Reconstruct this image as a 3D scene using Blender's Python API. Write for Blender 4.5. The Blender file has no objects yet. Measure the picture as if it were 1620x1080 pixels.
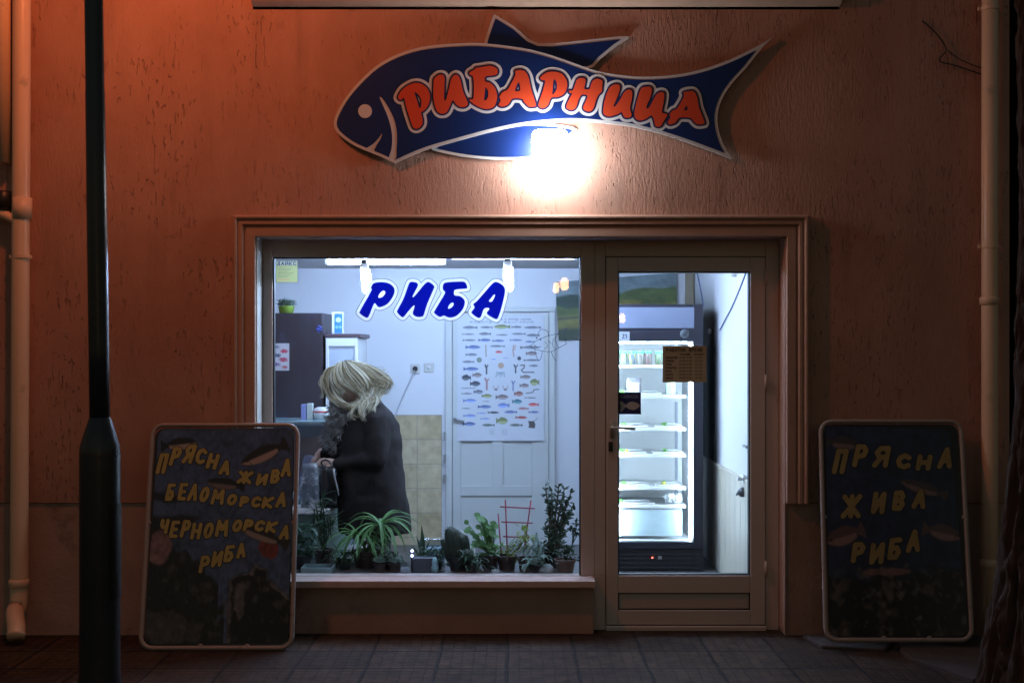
import bpy, bmesh, math, random
import numpy as np
from mathutils import Vector, Matrix, noise as mnoise
random.seed(7); np.random.seed(7)
R = math.radians
S = bpy.context.scene
COL = S.collection
F, D = 1967.0, 7.0            # focal length in photo pixels, camera distance to the facade

# ------------------------------------------------------------------ camera, world, exposure
cam = bpy.data.cameras.new('camera'); co = bpy.data.objects.new('camera', cam); COL.objects.link(co)
co.location = (0, -D, 1.6); co.rotation_euler = (R(90), 0, 0)
cam.sensor_width = 36; cam.lens = F / 1620 * 36; cam.shift_y = 15 / 1620
cam.clip_end = 300; cam.clip_start = .05
cam.dof.use_dof = True; cam.dof.focus_distance = 7.05; cam.dof.aperture_fstop = 2.8
S.camera = co
w = bpy.data.worlds.new('World'); S.world = w; w.use_nodes = True
nt = w.node_tree; bg = nt.nodes['Background']
sky = nt.nodes.new('ShaderNodeTexSky'); sky.sky_type = 'NISHITA'; sky.sun_disc = False
sky.sun_elevation = R(.6); sky.sun_rotation = R(0)
nt.links.new(sky.outputs[0], bg.inputs[0]); bg.inputs[1].default_value = .125
S.view_settings.view_transform = 'Standard'; S.view_settings.look = 'None'
S.view_settings.exposure = 0; S.view_settings.gamma = 1
S.cycles.max_bounces = 8; S.cycles.transparent_max_bounces = 16
S.cycles.sample_clamp_indirect = 4
LAMP_W = 66          # street lamp (sodium)
SHOP_E = 132.0          # fluorescent tube radiance
SIGN_E = 58.0          # wall lamp radiance

# ------------------------------------------------------------------ helpers
def P(px, py, y):
    d = D + y
    return Vector(((px - 810) * d / F, y, 1.6 + (555 - py) * d / F))

def empty(name, loc, label, cat, group=None):
    o = bpy.data.objects.new(name, None); COL.objects.link(o); o.location = loc
    o.empty_display_size = .05
    return tag(o, label, cat, group)
def tag(o, label, cat, group=None):
    o['label'] = label; o['category'] = cat
    if group: o['group'] = group
    return o
def struct(o):
    o['kind'] = 'structure'; return o

def root_loc(o):
    v = Vector()
    while o: v = v + o.location; o = o.parent
    return v

class MB:
    mi = 0
    def __init__(s): s.bm = bmesh.new()
    def face(s, pts):
        return s.bm.faces.new([s.bm.verts.new(p) for p in pts])
    def box(s, a, b, bev=0):
        x0, y0, z0 = [min(a[i], b[i]) for i in range(3)]; x1, y1, z1 = [max(a[i], b[i]) for i in range(3)]
        t = bmesh.new()
        v = [t.verts.new(p) for p in ((x0,y0,z0),(x1,y0,z0),(x1,y1,z0),(x0,y1,z0),(x0,y0,z1),(x1,y0,z1),(x1,y1,z1),(x0,y1,z1))]
        for f in ((0,3,2,1),(4,5,6,7),(0,1,5,4),(1,2,6,5),(2,3,7,6),(3,0,4,7)): t.faces.new([v[i] for i in f])
        if bev: bmesh.ops.bevel(t, geom=t.edges[:], offset=bev, segments=2, affect='EDGES', profile=.5)
        return s.merge(t)
    def merge(s, t, M=None):
        if M is not None: t.transform(M)
        m = bpy.data.meshes.new('tmp'); t.to_mesh(m); t.free(); s.bm.from_mesh(m); bpy.data.meshes.remove(m); return s
    def rings(s, rings, cap=True, closed=True):
        vs = [[s.bm.verts.new(p) for p in r] for r in rings]
        n = len(vs[0])
        for i in range(len(vs) - 1):
            for j in range(n if closed else n - 1):
                k = (j + 1) % n
                s.bm.faces.new((vs[i][j], vs[i][k], vs[i+1][k], vs[i+1][j])).material_index = s.mi
        if cap and closed:
            s.bm.faces.new(vs[0][::-1]); s.bm.faces.new(vs[-1])
        return s
    def tube(s, path, r, seg=12, flat=1.0):
        path = [Vector(p) for p in path]; n = len(path)
        rr = r if hasattr(r, '__len__') else [r] * n
        rings = []; up = None
        for i, p in enumerate(path):
            t = (path[min(i+1, n-1)] - path[max(i-1, 0)])
            if t.length < 1e-9: t = Vector((0,0,1))
            t.normalize()
            if up is None:
                up = Vector((0,0,1)) if abs(t.z) < .9 else Vector((0,1,0))
            a = t.cross(up)
            if a.length < 1e-4: a = t.cross(Vector((1,.3,0)))
            a.normalize(); b = a.cross(t).normalized(); up = b
            rings.append([p + (a * math.cos(2*math.pi*k/seg) + b * math.sin(2*math.pi*k/seg) * flat) * rr[i] for k in range(seg)])
        return s.rings(rings)
    def lathe(s, c, prof, seg=24):
        c = Vector(c)
        return s.rings([[c + Vector((r * math.cos(2*math.pi*k/seg), r * math.sin(2*math.pi*k/seg), z)) for k in range(seg)] for r, z in prof])
    def ell(s, c, r, u=16, v=10, M=None):
        t = bmesh.new(); bmesh.ops.create_uvsphere(t, u_segments=u, v_segments=v, radius=1)
        r = r if hasattr(r, '__len__') else (r, r, r)
        t.transform(Matrix.Translation(Vector(c)) @ (M or Matrix()) @ Matrix.Diagonal((r[0], r[1], r[2], 1)))
        return s.merge(t)
    def prism(s, pts, depth):      # pts in 3d (one plane), extruded by vector
        d = Vector(depth)
        a = [s.bm.verts.new(p) for p in pts]; b = [s.bm.verts.new(Vector(p) + d) for p in pts]
        n = len(a)
        s.bm.faces.new(a); s.bm.faces.new(b[::-1])
        for i in range(n): s.bm.faces.new((a[i], b[i], b[(i+1) % n], a[(i+1) % n]))
        return s
    def build(s, name, mat, parent=None, smooth=False, angle=None, label=None):
        bmesh.ops.recalc_face_normals(s.bm, faces=s.bm.faces[:])
        L = root_loc(parent) if parent else Vector()
        if parent: bmesh.ops.translate(s.bm, verts=s.bm.verts[:], vec=-L)
        m = bpy.data.meshes.new(name); s.bm.to_mesh(m); s.bm.free()
        o = bpy.data.objects.new(name, m); COL.objects.link(o)
        if mat: m.materials.append(mat)
        if smooth or angle:
            for p in m.polygons: p.use_smooth = True
            if angle:
                try: m.set_sharp_from_angle(angle=R(angle))
                except Exception: pass
        if parent: o.parent = parent
        if label: o['label'] = label
        return o
    def thing(s, name, mat, label, cat, base, group=None, **k):
        # a thing that is one mesh: origin at its base
        bmesh.ops.translate(s.bm, verts=s.bm.verts[:], vec=-Vector(base))
        o = s.build(name, mat, None, **k); o.location = base
        return tag(o, label, cat, group)

# ------------------------------------------------------------------ materials
MATS = {}
def pm(name, col, rough=.6, metal=0., var=.12, scale=6., bump=0., bscale=60., stretch=(1,1,1), spec=.5, trans=0., dirt=None, dscale=3., dth=.6):
    if name in MATS: return MATS[name]
    m = bpy.data.materials.new(name); m.use_nodes = True; t = m.node_tree; N = t.nodes; L = t.links
    b = N['Principled BSDF']; b.inputs['Roughness'].default_value = rough; b.inputs['Metallic'].default_value = metal
    b.inputs['Specular IOR Level'].default_value = spec
    tc = N.new('ShaderNodeTexCoord'); mp = N.new('ShaderNodeMapping'); mp.inputs['Scale'].default_value = stretch
    L.new(tc.outputs['Object'], mp.inputs[0])
    n = N.new('ShaderNodeTexNoise'); n.inputs['Scale'].default_value = scale; n.inputs['Detail'].default_value = 5
    L.new(mp.outputs[0], n.inputs[0])
    mx = N.new('ShaderNodeMix'); mx.data_type = 'RGBA'
    c = Vector(col[:3])
    mx.inputs[6].default_value = (*(c * (1 - var)), 1); mx.inputs[7].default_value = (*(c * (1 + var)), 1)
    L.new(n.outputs[0], mx.inputs[0]); out = mx.outputs[2]
    if dirt:
        n3 = N.new('ShaderNodeTexNoise'); n3.inputs['Scale'].default_value = dscale; n3.inputs['Detail'].default_value = 8; n3.inputs['Roughness'].default_value = .7
        L.new(mp.outputs[0], n3.inputs[0])
        rp = N.new('ShaderNodeMapRange'); rp.inputs[1].default_value = dth; rp.inputs[2].default_value = dth + .15
        L.new(n3.outputs[0], rp.inputs[0])
        m2 = N.new('ShaderNodeMix'); m2.data_type = 'RGBA'; m2.inputs[7].default_value = (*dirt, 1)
        L.new(rp.outputs[0], m2.inputs[0]); L.new(out, m2.inputs[6]); out = m2.outputs[2]
    L.new(out, b.inputs['Base Color'])
    mr = N.new('ShaderNodeMapRange'); mr.inputs[3].default_value = max(0, rough - .1); mr.inputs[4].default_value = min(1, rough + .12)
    L.new(n.outputs[0], mr.inputs[0]); L.new(mr.outputs[0], b.inputs['Roughness'])
    if bump:
        n2 = N.new('ShaderNodeTexNoise'); n2.inputs['Scale'].default_value = bscale; n2.inputs['Detail'].default_value = 4
        L.new(mp.outputs[0], n2.inputs[0])
        bp = N.new('ShaderNodeBump'); bp.inputs['Strength'].default_value = min(1, bump); bp.inputs['Distance'].default_value = .004
        L.new(n2.outputs[0], bp.inputs['Height']); L.new(bp.outputs[0], b.inputs['Normal'])
    if trans:
        tr = N.new('ShaderNodeBsdfTranslucent'); L.new(out, tr.inputs[0])
        ms = N.new('ShaderNodeMixShader'); ms.inputs[0].default_value = trans
        L.new(b.outputs[0], ms.inputs[1]); L.new(tr.outputs[0], ms.inputs[2]); L.new(ms.outputs[0], N['Material Output'].inputs[0])
    MATS[name] = m
    return m
def em(name, col, strength):
    if name in MATS: return MATS[name]
    m = bpy.data.materials.new(name); m.use_nodes = True; b = m.node_tree.nodes['Principled BSDF']
    b.inputs['Base Color'].default_value = (.8, .8, .8, 1)
    b.inputs['Emission Color'].default_value = (*col, 1); b.inputs['Emission Strength'].default_value = strength
    MATS[name] = m; return m
def glassmat(name, tint=(.97, .98, .98), k=1.0, rough=0.0):
    m = bpy.data.materials.new(name); m.use_nodes = True; t = m.node_tree; N = t.nodes; L = t.links
    N.remove(N['Principled BSDF'])
    a = N.new('ShaderNodeBsdfTransparent'); a.inputs[0].default_value = (*tint, 1)
    g = N.new('ShaderNodeBsdfGlossy'); g.inputs['Roughness'].default_value = rough
    fr = N.new('ShaderNodeFresnel'); fr.inputs[0].default_value = 1.5
    mm = N.new('ShaderNodeMath'); mm.operation = 'MULTIPLY'; mm.inputs[1].default_value = k
    L.new(fr.outputs[0], mm.inputs[0])
    x = N.new('ShaderNodeMixShader'); L.new(mm.outputs[0], x.inputs[0]); L.new(a.outputs[0], x.inputs[1]); L.new(g.outputs[0], x.inputs[2])
    L.new(x.outputs[0], N['Material Output'].inputs[0]); return m
def vcol(name, rough=.5, bump=0, trans=0.):
    m = bpy.data.materials.new(name); m.use_nodes = True; t = m.node_tree; N = t.nodes; L = t.links
    b = N['Principled BSDF']; b.inputs['Roughness'].default_value = rough
    a = N.new('ShaderNodeVertexColor'); a.layer_name = 'print'
    L.new(a.outputs[0], b.inputs['Base Color'])
    if trans:
        tr = N.new('ShaderNodeBsdfTranslucent'); L.new(a.outputs[0], tr.inputs[0]); ms = N.new('ShaderNodeMixShader'); ms.inputs[0].default_value = trans
        L.new(b.outputs[0], ms.inputs[1]); L.new(tr.outputs[0], ms.inputs[2]); L.new(ms.outputs[0], N['Material Output'].inputs[0])
    if bump:
        n = N.new('ShaderNodeTexNoise'); n.inputs['Scale'].default_value = 9; bp = N.new('ShaderNodeBump'); bp.inputs['Strength'].default_value = bump; bp.inputs['Distance'].default_value = .02
        tc = N.new('ShaderNodeTexCoord'); L.new(tc.outputs['Object'], n.inputs[0]); L.new(n.outputs[0], bp.inputs['Height']); L.new(bp.outputs[0], b.inputs['Normal'])
    return m

def stucco_mat():
    m = bpy.data.materials.new('terracotta_stucco'); m.use_nodes = True; t = m.node_tree; N = t.nodes; L = t.links
    b = N['Principled BSDF']; b.inputs['Roughness'].default_value = .9; b.inputs['Specular IOR Level'].default_value = .2
    tc = N.new('ShaderNodeTexCoord')
    def noise(scale, st, det=3, rough=.5, dist=0):
        mp = N.new('ShaderNodeMapping'); mp.inputs['Scale'].default_value = st; L.new(tc.outputs['Object'], mp.inputs[0])
        n = N.new('ShaderNodeTexNoise'); n.inputs['Scale'].default_value = scale; n.inputs['Detail'].default_value = det
        n.inputs['Roughness'].default_value = rough; n.inputs['Distortion'].default_value = dist
        L.new(mp.outputs[0], n.inputs[0]); return n.outputs[0]
    def rng(x, a, bb, c=0, d=1):
        r = N.new('ShaderNodeMapRange'); r.inputs[1].default_value = a; r.inputs[2].default_value = bb; r.inputs[3].default_value = c; r.inputs[4].default_value = d
        L.new(x, r.inputs[0]); return r.outputs[0]
    def mth(op, x, y):
        q = N.new('ShaderNodeMath'); q.operation = op
        for i, v in enumerate((x, y)):
            if isinstance(v, (int, float)): q.inputs[i].default_value = v
            else: L.new(v, q.inputs[i])
        return q.outputs[0]
    worm = noise(34, (1.6, 1, .40), 2.5, .55, .7)
    groove = rng(worm, .615, .665)
    sparse = rng(noise(2.2, (1, 1, .7), 3), .42, .58)
    groove = mth('MULTIPLY', groove, sparse)
    pit = rng(noise(70, (1.3, 1, .6), 2), .70, .76)
    pit = mth('MULTIPLY', pit, rng(noise(3.1, (1, 1, 1), 2), .45, .6))
    hole = mth('MAXIMUM', groove, mth('MULTIPLY', pit, .8))
    fine = noise(150, (1, 1, .7), 4, .65)
    mid = noise(42, (1.7, 1, .42), 4, .6)
    h = mth('ADD', mth('MULTIPLY', hole, -1.15), mth('ADD', mth('MULTIPLY', fine, .34), mth('MULTIPLY', mth('MULTIPLY', mid, rng(noise(1.7, (1, 1, 1), 2), .35, .65, .25, 1)), 1.15)))
    bp = N.new('ShaderNodeBump'); bp.inputs['Strength'].default_value = 1; bp.inputs['Distance'].default_value = .006
    L.new(h, bp.inputs['Height']); L.new(bp.outputs[0], b.inputs['Normal'])
    mx = N.new('ShaderNodeMix'); mx.data_type = 'RGBA'; mx.inputs[6].default_value = (.43, .232, .172, 1); mx.inputs[7].default_value = (.57, .335, .262, 1)
    L.new(rng(noise(1.6, (1, 1, .6), 7, .62), .35, .68), mx.inputs[0])
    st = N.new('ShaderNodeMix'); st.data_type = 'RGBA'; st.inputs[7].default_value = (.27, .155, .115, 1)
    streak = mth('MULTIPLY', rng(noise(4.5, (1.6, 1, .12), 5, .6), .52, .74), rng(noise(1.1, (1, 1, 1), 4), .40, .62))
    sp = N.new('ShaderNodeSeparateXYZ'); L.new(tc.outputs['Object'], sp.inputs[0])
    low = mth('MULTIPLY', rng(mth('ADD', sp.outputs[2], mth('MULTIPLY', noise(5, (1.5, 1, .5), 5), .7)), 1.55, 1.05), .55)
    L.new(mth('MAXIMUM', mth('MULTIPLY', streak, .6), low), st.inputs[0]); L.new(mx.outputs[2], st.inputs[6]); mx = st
    m2 = N.new('ShaderNodeMix'); m2.data_type = 'RGBA'; m2.inputs[7].default_value = (.17, .105, .08, 1)
    L.new(mth('MULTIPLY', hole, .24), m2.inputs[0]); L.new(mx.outputs[2], m2.inputs[6])
    L.new(m2.outputs[2], b.inputs['Base Color'])
    return m

def paving_mat():
    m = bpy.data.materials.new('paving_slabs'); m.use_nodes = True; t = m.node_tree; N = t.nodes; L = t.links
    b = N['Principled BSDF']; b.inputs['Roughness'].default_value = .8; b.inputs['Specular IOR Level'].default_value = .25
    tc = N.new('ShaderNodeTexCoord')
    wn = N.new('ShaderNodeTexNoise'); wn.inputs['Scale'].default_value = 5; wn.inputs['Detail'].default_value = 6; L.new(tc.outputs['Object'], wn.inputs[0])
    vm = N.new('ShaderNodeVectorMath'); vm.operation = 'MULTIPLY_ADD'; vm.inputs[1].default_value = (.028, .028, 0); L.new(wn.outputs['Color'], vm.inputs[0]); L.new(tc.outputs['Object'], vm.inputs[2]); warp = vm.outputs[0]
    def brick(w_, mort, off=(0,0,0)):
        mp = N.new('ShaderNodeMapping'); mp.inputs['Location'].default_value = off; L.new(warp, mp.inputs[0])
        k = N.new('ShaderNodeTexBrick'); k.offset = 0; k.squash = 1
        k.inputs['Scale'].default_value = 1; k.inputs['Brick Width'].default_value = w_; k.inputs['Row Height'].default_value = w_
        k.inputs['Mortar Size'].default_value = mort; k.inputs['Mortar Smooth'].default_value = .3
        k.inputs['Color1'].default_value = (.046, .026, .014, 1); k.inputs['Color2'].default_value = (.074, .043, .024, 1); k.inputs['Mortar'].default_value = (.024, .016, .011, 1)
        L.new(mp.outputs[0], k.inputs[0]); return k
    A = brick(.357, .009, (-.335 - .0095, .002, 0)); B = brick(.0595, .006, (-.335 - .014, .002, 0))
    n = N.new('ShaderNodeTexNoise'); n.inputs['Scale'].default_value = 9; n.inputs['Detail'].default_value = 8; n.inputs['Roughness'].default_value = .7; L.new(tc.outputs['Object'], n.inputs[0])
    mx = N.new('ShaderNodeMix'); mx.data_type = 'RGBA'; mx.blend_type = 'MULTIPLY'; mx.inputs[0].default_value = 1
    cr = N.new('ShaderNodeMapRange'); cr.inputs[1].default_value = .3; cr.inputs[2].default_value = .7; cr.inputs[3].default_value = .35; cr.inputs[4].default_value = 1.4
    L.new(n.outputs[0], cr.inputs[0]); L.new(A.outputs[0], mx.inputs[6]); L.new(cr.outputs[0], mx.inputs[7])
    mB = N.new('ShaderNodeMix'); mB.data_type = 'RGBA'; mB.blend_type = 'MULTIPLY'; mB.inputs[7].default_value = (.68, .66, .64, 1)
    fB = N.new('ShaderNodeMath'); fB.operation = 'MULTIPLY'; L.new(B.outputs[1], fB.inputs[0]); L.new(cr.outputs[0], fB.inputs[1])
    L.new(fB.outputs[0], mB.inputs[0]); L.new(mx.outputs[2], mB.inputs[6]); L.new(mB.outputs[2], b.inputs['Base Color'])
    def mul(x, v):
        q = N.new('ShaderNodeMath'); q.operation = 'MULTIPLY'; L.new(x, q.inputs[0]); q.inputs[1].default_value = v; return q.outputs[0]
    def add(x, y):
        q = N.new('ShaderNodeMath'); q.operation = 'ADD'; L.new(x, q.inputs[0]); L.new(y, q.inputs[1]); return q.outputs[0]
    h = add(add(mul(A.outputs[1], -1.6), mul(B.outputs[1], -.4)), mul(n.outputs[0], 2.0))
    bp = N.new('ShaderNodeBump'); bp.inputs['Strength'].default_value = 1; bp.inputs['Distance'].default_value = .008
    L.new(h, bp.inputs['Height']); L.new(bp.outputs[0], b.inputs['Normal'])
    return m

M_stucco = stucco_mat()
M_plinth = pm('plinth_render', (.40, .27, .22), .9, var=.25, scale=4, bump=.8, bscale=45, spec=.2, dirt=(.16, .11, .09), dscale=2.2, dth=.58)
M_trim = pm('painted_moulding', (.46, .29, .22), .7, var=.15, scale=7, bump=.35, bscale=50, dirt=(.22, .15, .12), dscale=9, dth=.66)
M_pvc = pm('window_profile', (.56, .47, .43), .38, var=.06, scale=3, dirt=(.38, .31, .27), dscale=5, dth=.66)
M_gasket = pm('rubber_gasket', (.008, .008, .012), .6)
M_jamb = pm('white_plaster_jamb', (.72, .72, .70), .7, bump=.3)
M_pave = paving_mat()
M_asphalt = pm('asphalt', (.05, .05, .05), .9, bump=1, bscale=120)
M_concrete = pm('broken_concrete', (.060, .045, .037), .9, var=.3, scale=6, bump=1, bscale=30)
M_pipe = pm('cream_pipe_paint', (.84, .60, .42), .33, var=.08, scale=3, bump=.12, bscale=12, dirt=(.38, .29, .2), dscale=4, dth=.6)
M_pole = pm('black_gloss_paint', (.030, .034, .044), .30, var=.2, bump=.25, bscale=25)
M_bark = pm('tree_bark', (.050, .038, .031), .95, var=.6, scale=26, bump=1, bscale=60, stretch=(1, 1, .25), spec=.2)
M_room = pm('white_wall_paint', (.78, .78, .80), .85, var=.035, scale=2.5, bump=.12, bscale=30)
M_ceil = pm('ceiling_paint', (.86, .86, .88), .9, var=.04, scale=2)
M_glass = glassmat('window_glass')
M_white = pm('white_plastic', (.8, .8, .8), .4, var=.04)
M_metal = pm('brushed_metal', (.6, .6, .6), .35, metal=1, var=.1)
M_black = pm('black_plastic', (.015, .015, .017), .4)

# ------------------------------------------------------------------ flat lettering and prints
def smooth_poly(pts, n=4):
    p = np.array(pts, float); m = len(p); out = []
    for i in range(m):
        a, b, c, d = p[(i-1) % m], p[i], p[(i+1) % m], p[(i+2) % m]
        for k in range(n):
            t = k / n
            out.append(.5 * ((2*b) + (c-a)*t + (2*a-5*b+4*c-d)*t*t + (3*b-a-3*c+d)*t**3))
    return np.array(out)
def smooth_path(pts, n=4):
    p = [Vector(q) for q in pts]; q = [p[0]] + p + [p[-1]]; out = []
    for i in range(1, len(q) - 2):
        a, b, c, d = q[i-1], q[i], q[i+1], q[i+2]
        for k in range(n):
            t = k / n
            out.append(.5 * ((2*b) + (c-a)*t + (2*a-5*b+4*c-d)*t*t + (3*b-a-3*c+d)*t**3))
    out.append(p[-1]); return out
def sd_poly(X, Y, poly):
    d = np.full(X.shape, 1e18); ins = np.zeros(X.shape, bool); n = len(poly)
    for i in range(n):
        ax, ay = poly[i]; bx, by = poly[(i+1) % n]
        ex, ey = bx - ax, by - ay; L2 = ex*ex + ey*ey + 1e-12
        t = np.clip(((X-ax)*ex + (Y-ay)*ey) / L2, 0, 1)
        d = np.minimum(d, (X-ax-t*ex)**2 + (Y-ay-t*ey)**2)
        c = ((ay > Y) != (by > Y)) & (X < (bx-ax) * (Y-ay) / ((by-ay) if by != ay else 1e-12) + ax)
        ins ^= c
    d = np.sqrt(d); return np.where(ins, -d, d)
def sd_stroke(X, Y, path, r):
    d = np.full(X.shape, 1e9)
    for (ax, ay), (bx, by) in zip(path[:-1], path[1:]):
        ex, ey = bx - ax, by - ay; L2 = ex*ex + ey*ey + 1e-12
        t = np.clip(((X-ax)*ex + (Y-ay)*ey) / L2, 0, 1)
        d = np.minimum(d, np.hypot(X-ax-t*ex, Y-ay-t*ey))
    return d - r
def contour(mb, Fv, x0, y0, h, thr, mp):
    """filled faces where Fv < thr; mp(px,py) -> 3d point"""
    G = Fv - thr; ny, nx = G.shape; V = {}
    def gv(key, x, y):
        v = V.get(key)
        if v is None: v = V[key] = mb.bm.verts.new(mp(x0 + x*h, y0 + y*h))
        return v
    ins = G < 0
    anyc = ins[:-1,:-1] | ins[1:,:-1] | ins[:-1,1:] | ins[1:,1:]
    for j, i in zip(*np.nonzero(anyc)):
        cs = ((i,j),(i+1,j),(i+1,j+1),(i,j+1)); poly = []
        for k in range(4):
            a, b = cs[k], cs[(k+1) % 4]; ga, gb = G[a[1],a[0]], G[b[1],b[0]]
            if ga < 0: poly.append(gv(a, a[0], a[1]))
            if (ga < 0) != (gb < 0):
                key = (a, b) if a < b else (b, a); t = ga / (ga - gb)
                poly.append(gv(key, a[0] + (b[0]-a[0])*t, a[1] + (b[1]-a[1])*t))
        if len(set(poly)) >= 3:
            try: mb.bm.faces.new(poly)
            except ValueError: pass
def sheet(name, Fv, x0, y0, h, thr, mp, mat, parent=None, label=None):
    mb = MB(); contour(mb, Fv, x0, y0, h, thr, mp)
    o = mb.build(name, mat, parent, label=label); return o
def grid(x0, y0, x1, y1, h):
    xs = np.arange(x0, x1 + h, h); ys = np.arange(y0, y1 + h, h)
    return np.meshgrid(xs, ys)

def ell_pts(cx, cy, rx, ry, a0=0, a1=360, n=14): return [(cx + rx*math.cos(R(a0+(a1-a0)*k/n)), cy + ry*math.sin(R(a0+(a1-a0)*k/n))) for k in range(n+1)]
GL = {
 'П': [[(0,1),(0,0),(1,0),(1,1)]], 'Р': [[(0,1),(0,0),(.7,.02),(1,.22),(.85,.48),(.3,.55),(0,.55)]],
 'Я': [[(1,1),(1,0),(.3,.02),(0,.25),(.25,.5),(1,.53)],[(.45,.55),(0,1)]], 'С': [[(1,.18),(.6,0),(.15,.15),(0,.5),(.15,.85),(.6,1),(1,.85)]],
 'Н': [[(0,0),(0,1)],[(1,0),(1,1)],[(0,.5),(1,.5)]], 'А': [[(0,1),(.55,0),(1,1)],[(.25,.66),(.8,.66)]],
 'Ж': [[(.5,0),(.5,1)],[(0,0),(.5,.5),(1,0)],[(0,1),(.5,.5),(1,1)]], 'И': [[(0,0),(0,1),(1,0),(1,1)]],
 'В': [[(0,0),(0,1),(.7,1),(1,.75),(.7,.5),(0,.5)],[(0,0),(.65,0),(.9,.25),(.65,.5)]], 'Б': [[(.95,0),(0,0),(0,1),(.7,1),(1,.72),(.7,.45),(0,.45)]],
 'Е': [[(1,0),(0,0),(0,1),(1,1)],[(0,.5),(.8,.5)]], 'Л': [[(0,1),(.5,0),(1,1)]], 'О': [ell_pts(.5,.5,.5,.5)],
 'М': [[(0,1),(.1,0),(.5,.6),(.9,0),(1,1)]], 'К': [[(0,0),(0,1)],[(1,0),(0,.5),(1,1)]], 'Ч': [[(0,0),(0,.4),(.25,.58),(1,.5)],[(1,0),(1,1)]],
 'Д': [[(0,1.1),(0,.85),(.2,.85),(.4,0),(.85,0),(.85,.85),(1,.85),(1,1.1)],[(.2,.85),(.85,.85)]], 'Й': [[(0,0),(0,1),(1,0),(1,1)],[(.25,-.25),(.75,-.25)]],
 'Т': [[(0,0),(1,0)],[(.5,0),(.5,1)]], 'У': [[(0,0),(.5,.55)],[(1,0),(.2,1)]], 'Ц': [[(0,0),(0,1),(.9,1)],[(.8,0),(.8,1),(1,1.2)]], 'З': [[(0,.1),(.6,0),(.9,.25),(.4,.48),(1,.75),(.6,1),(0,.9)]],
 'Ф': [ell_pts(.5,.4,.5,.3),[(.5,0),(.5,1)]], 'Ш': [[(0,0),(0,1),(1,1),(1,0)],[(.5,0),(.5,1)]], 'Г': [[(0,1),(0,0),(1,0)]], 'Ъ': [[(0,0),(.25,0),(.25,1),(.8,1),(1,.75),(.8,.5),(.25,.5)]],
 'N': [[(0,1),(0,0),(1,1),(1,0)]], 'Z': [[(0,0),(1,0),(0,1),(1,1)]], '1': [[(.2,.2),(.6,0),(.6,1)]], '2': [[(0,.2),(.5,0),(.9,.25),(0,1),(1,1)]],
 'F': [[(1,0),(0,0),(0,1)],[(0,.5),(.8,.5)]], 'S': [[(1,.12),(.5,0),(.05,.22),(.5,.5),(.95,.76),(.5,1),(0,.88)]], 'H': [[(0,0),(0,1)],[(1,0),(1,1)],[(0,.5),(1,.5)]],
 ':': [[(.4,.25),(.45,.25)],[(.4,.75),(.45,.75)]], '-': [[(.1,.5),(.9,.5)]], '.': [[(.4,1),(.45,1)]], '0': [ell_pts(.5,.5,.4,.5)], '8': [ell_pts(.5,.27,.35,.27), ell_pts(.5,.75,.42,.27)], '9': [ell_pts(.5,.3,.4,.3),[(.9,.3),(.6,1)]],
}
def glyph_sdf(ch, X, Y, cx, cy, w_, h_, r, slant=0, rot=0):
    d = np.full(X.shape, 1e9)
    for st in GL[ch]:
        pts = []
        for a, b in st:
            x, y = (a-.5)*w_, (b-.5)*h_
            x -= slant * y
            pts.append((cx + x*math.cos(rot) - y*math.sin(rot), cy + x*math.sin(rot) + y*math.cos(rot)))
        d = np.minimum(d, sd_stroke(X, Y, pts, r))
    return d
def text_sdf(txt, X, Y, x0, y0, w_, h_, r, slant=0):
    """text in a line box from (x0,y0), total width w_, height h_"""
    d = np.full(X.shape, 1e9); n = len(txt); cw = w_ / n
    for i, c in enumerate(txt):
        if c in GL: d = np.minimum(d, glyph_sdf(c, X, Y, x0 + (i+.5)*cw, y0 + h_/2, cw*.62, h_, r, slant))
    return d
def paint(C, d, col, soft):
    a = np.clip(.5 - d / soft, 0, 1)[..., None]
    return C * (1 - a) + np.array(col) * a
def fish_paint(C, X, Y, cx, cy, L, H, col, belly=None, rot=0, flip=1, soft=1.0, tail=.28):
    c, s = math.cos(rot), math.sin(rot)
    u = ((X-cx)*c + (Y-cy)*s) / (L/2) * flip; v = (-(X-cx)*s + (Y-cy)*c) / (H/2)
    body = np.abs(v) - np.clip(1 - np.abs((u-.12)/.9)**2.2, 0, 1)**.8
    body = np.where(np.abs((u-.12)/.9) < 1, body, 1)
    tl = np.where((u < -.55) & (u > -1), np.abs(v) - (.12 + (-.55-u)*2.0), 1)
    fin = np.where((u > -.35) & (u < .35) & (v < 0), -v - (.95 + .45*(.35-np.abs(u))), 1)
    d = np.minimum(np.minimum(body, tl), fin) * (H/2)
    C = paint(C, d, col, soft)
    if belly is not None and L > .2 and L < 1:
        pf = np.where((u > -.1) & (u < .35) & (v > 0), v - (.75 + .5*(u+.1)), 1) * (H/2); C = paint(C, pf, tuple(c_*.8 for c_ in col), soft)
    if belly is not None:
        db = np.maximum(d + H*.05, (.05 - v) * H/2)
        C = paint(C, np.where(u > -.55, db, 9), belly, soft)
        if .2 < L < 1:
            C = paint(C, np.hypot((X-cx)-(.74*L/2*flip*c), (Y-cy)-(.74*L/2*flip*s)) - H*.07, (.01,.01,.01), soft*.6)
            C = paint(C, np.abs(u-.55-.12*(1-v*v)) * (L/2) - H*.02 + np.where(np.abs(v) < .7, 0, 9), tuple(c_*.7 for c_ in col), soft*.6)
    return C
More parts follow.
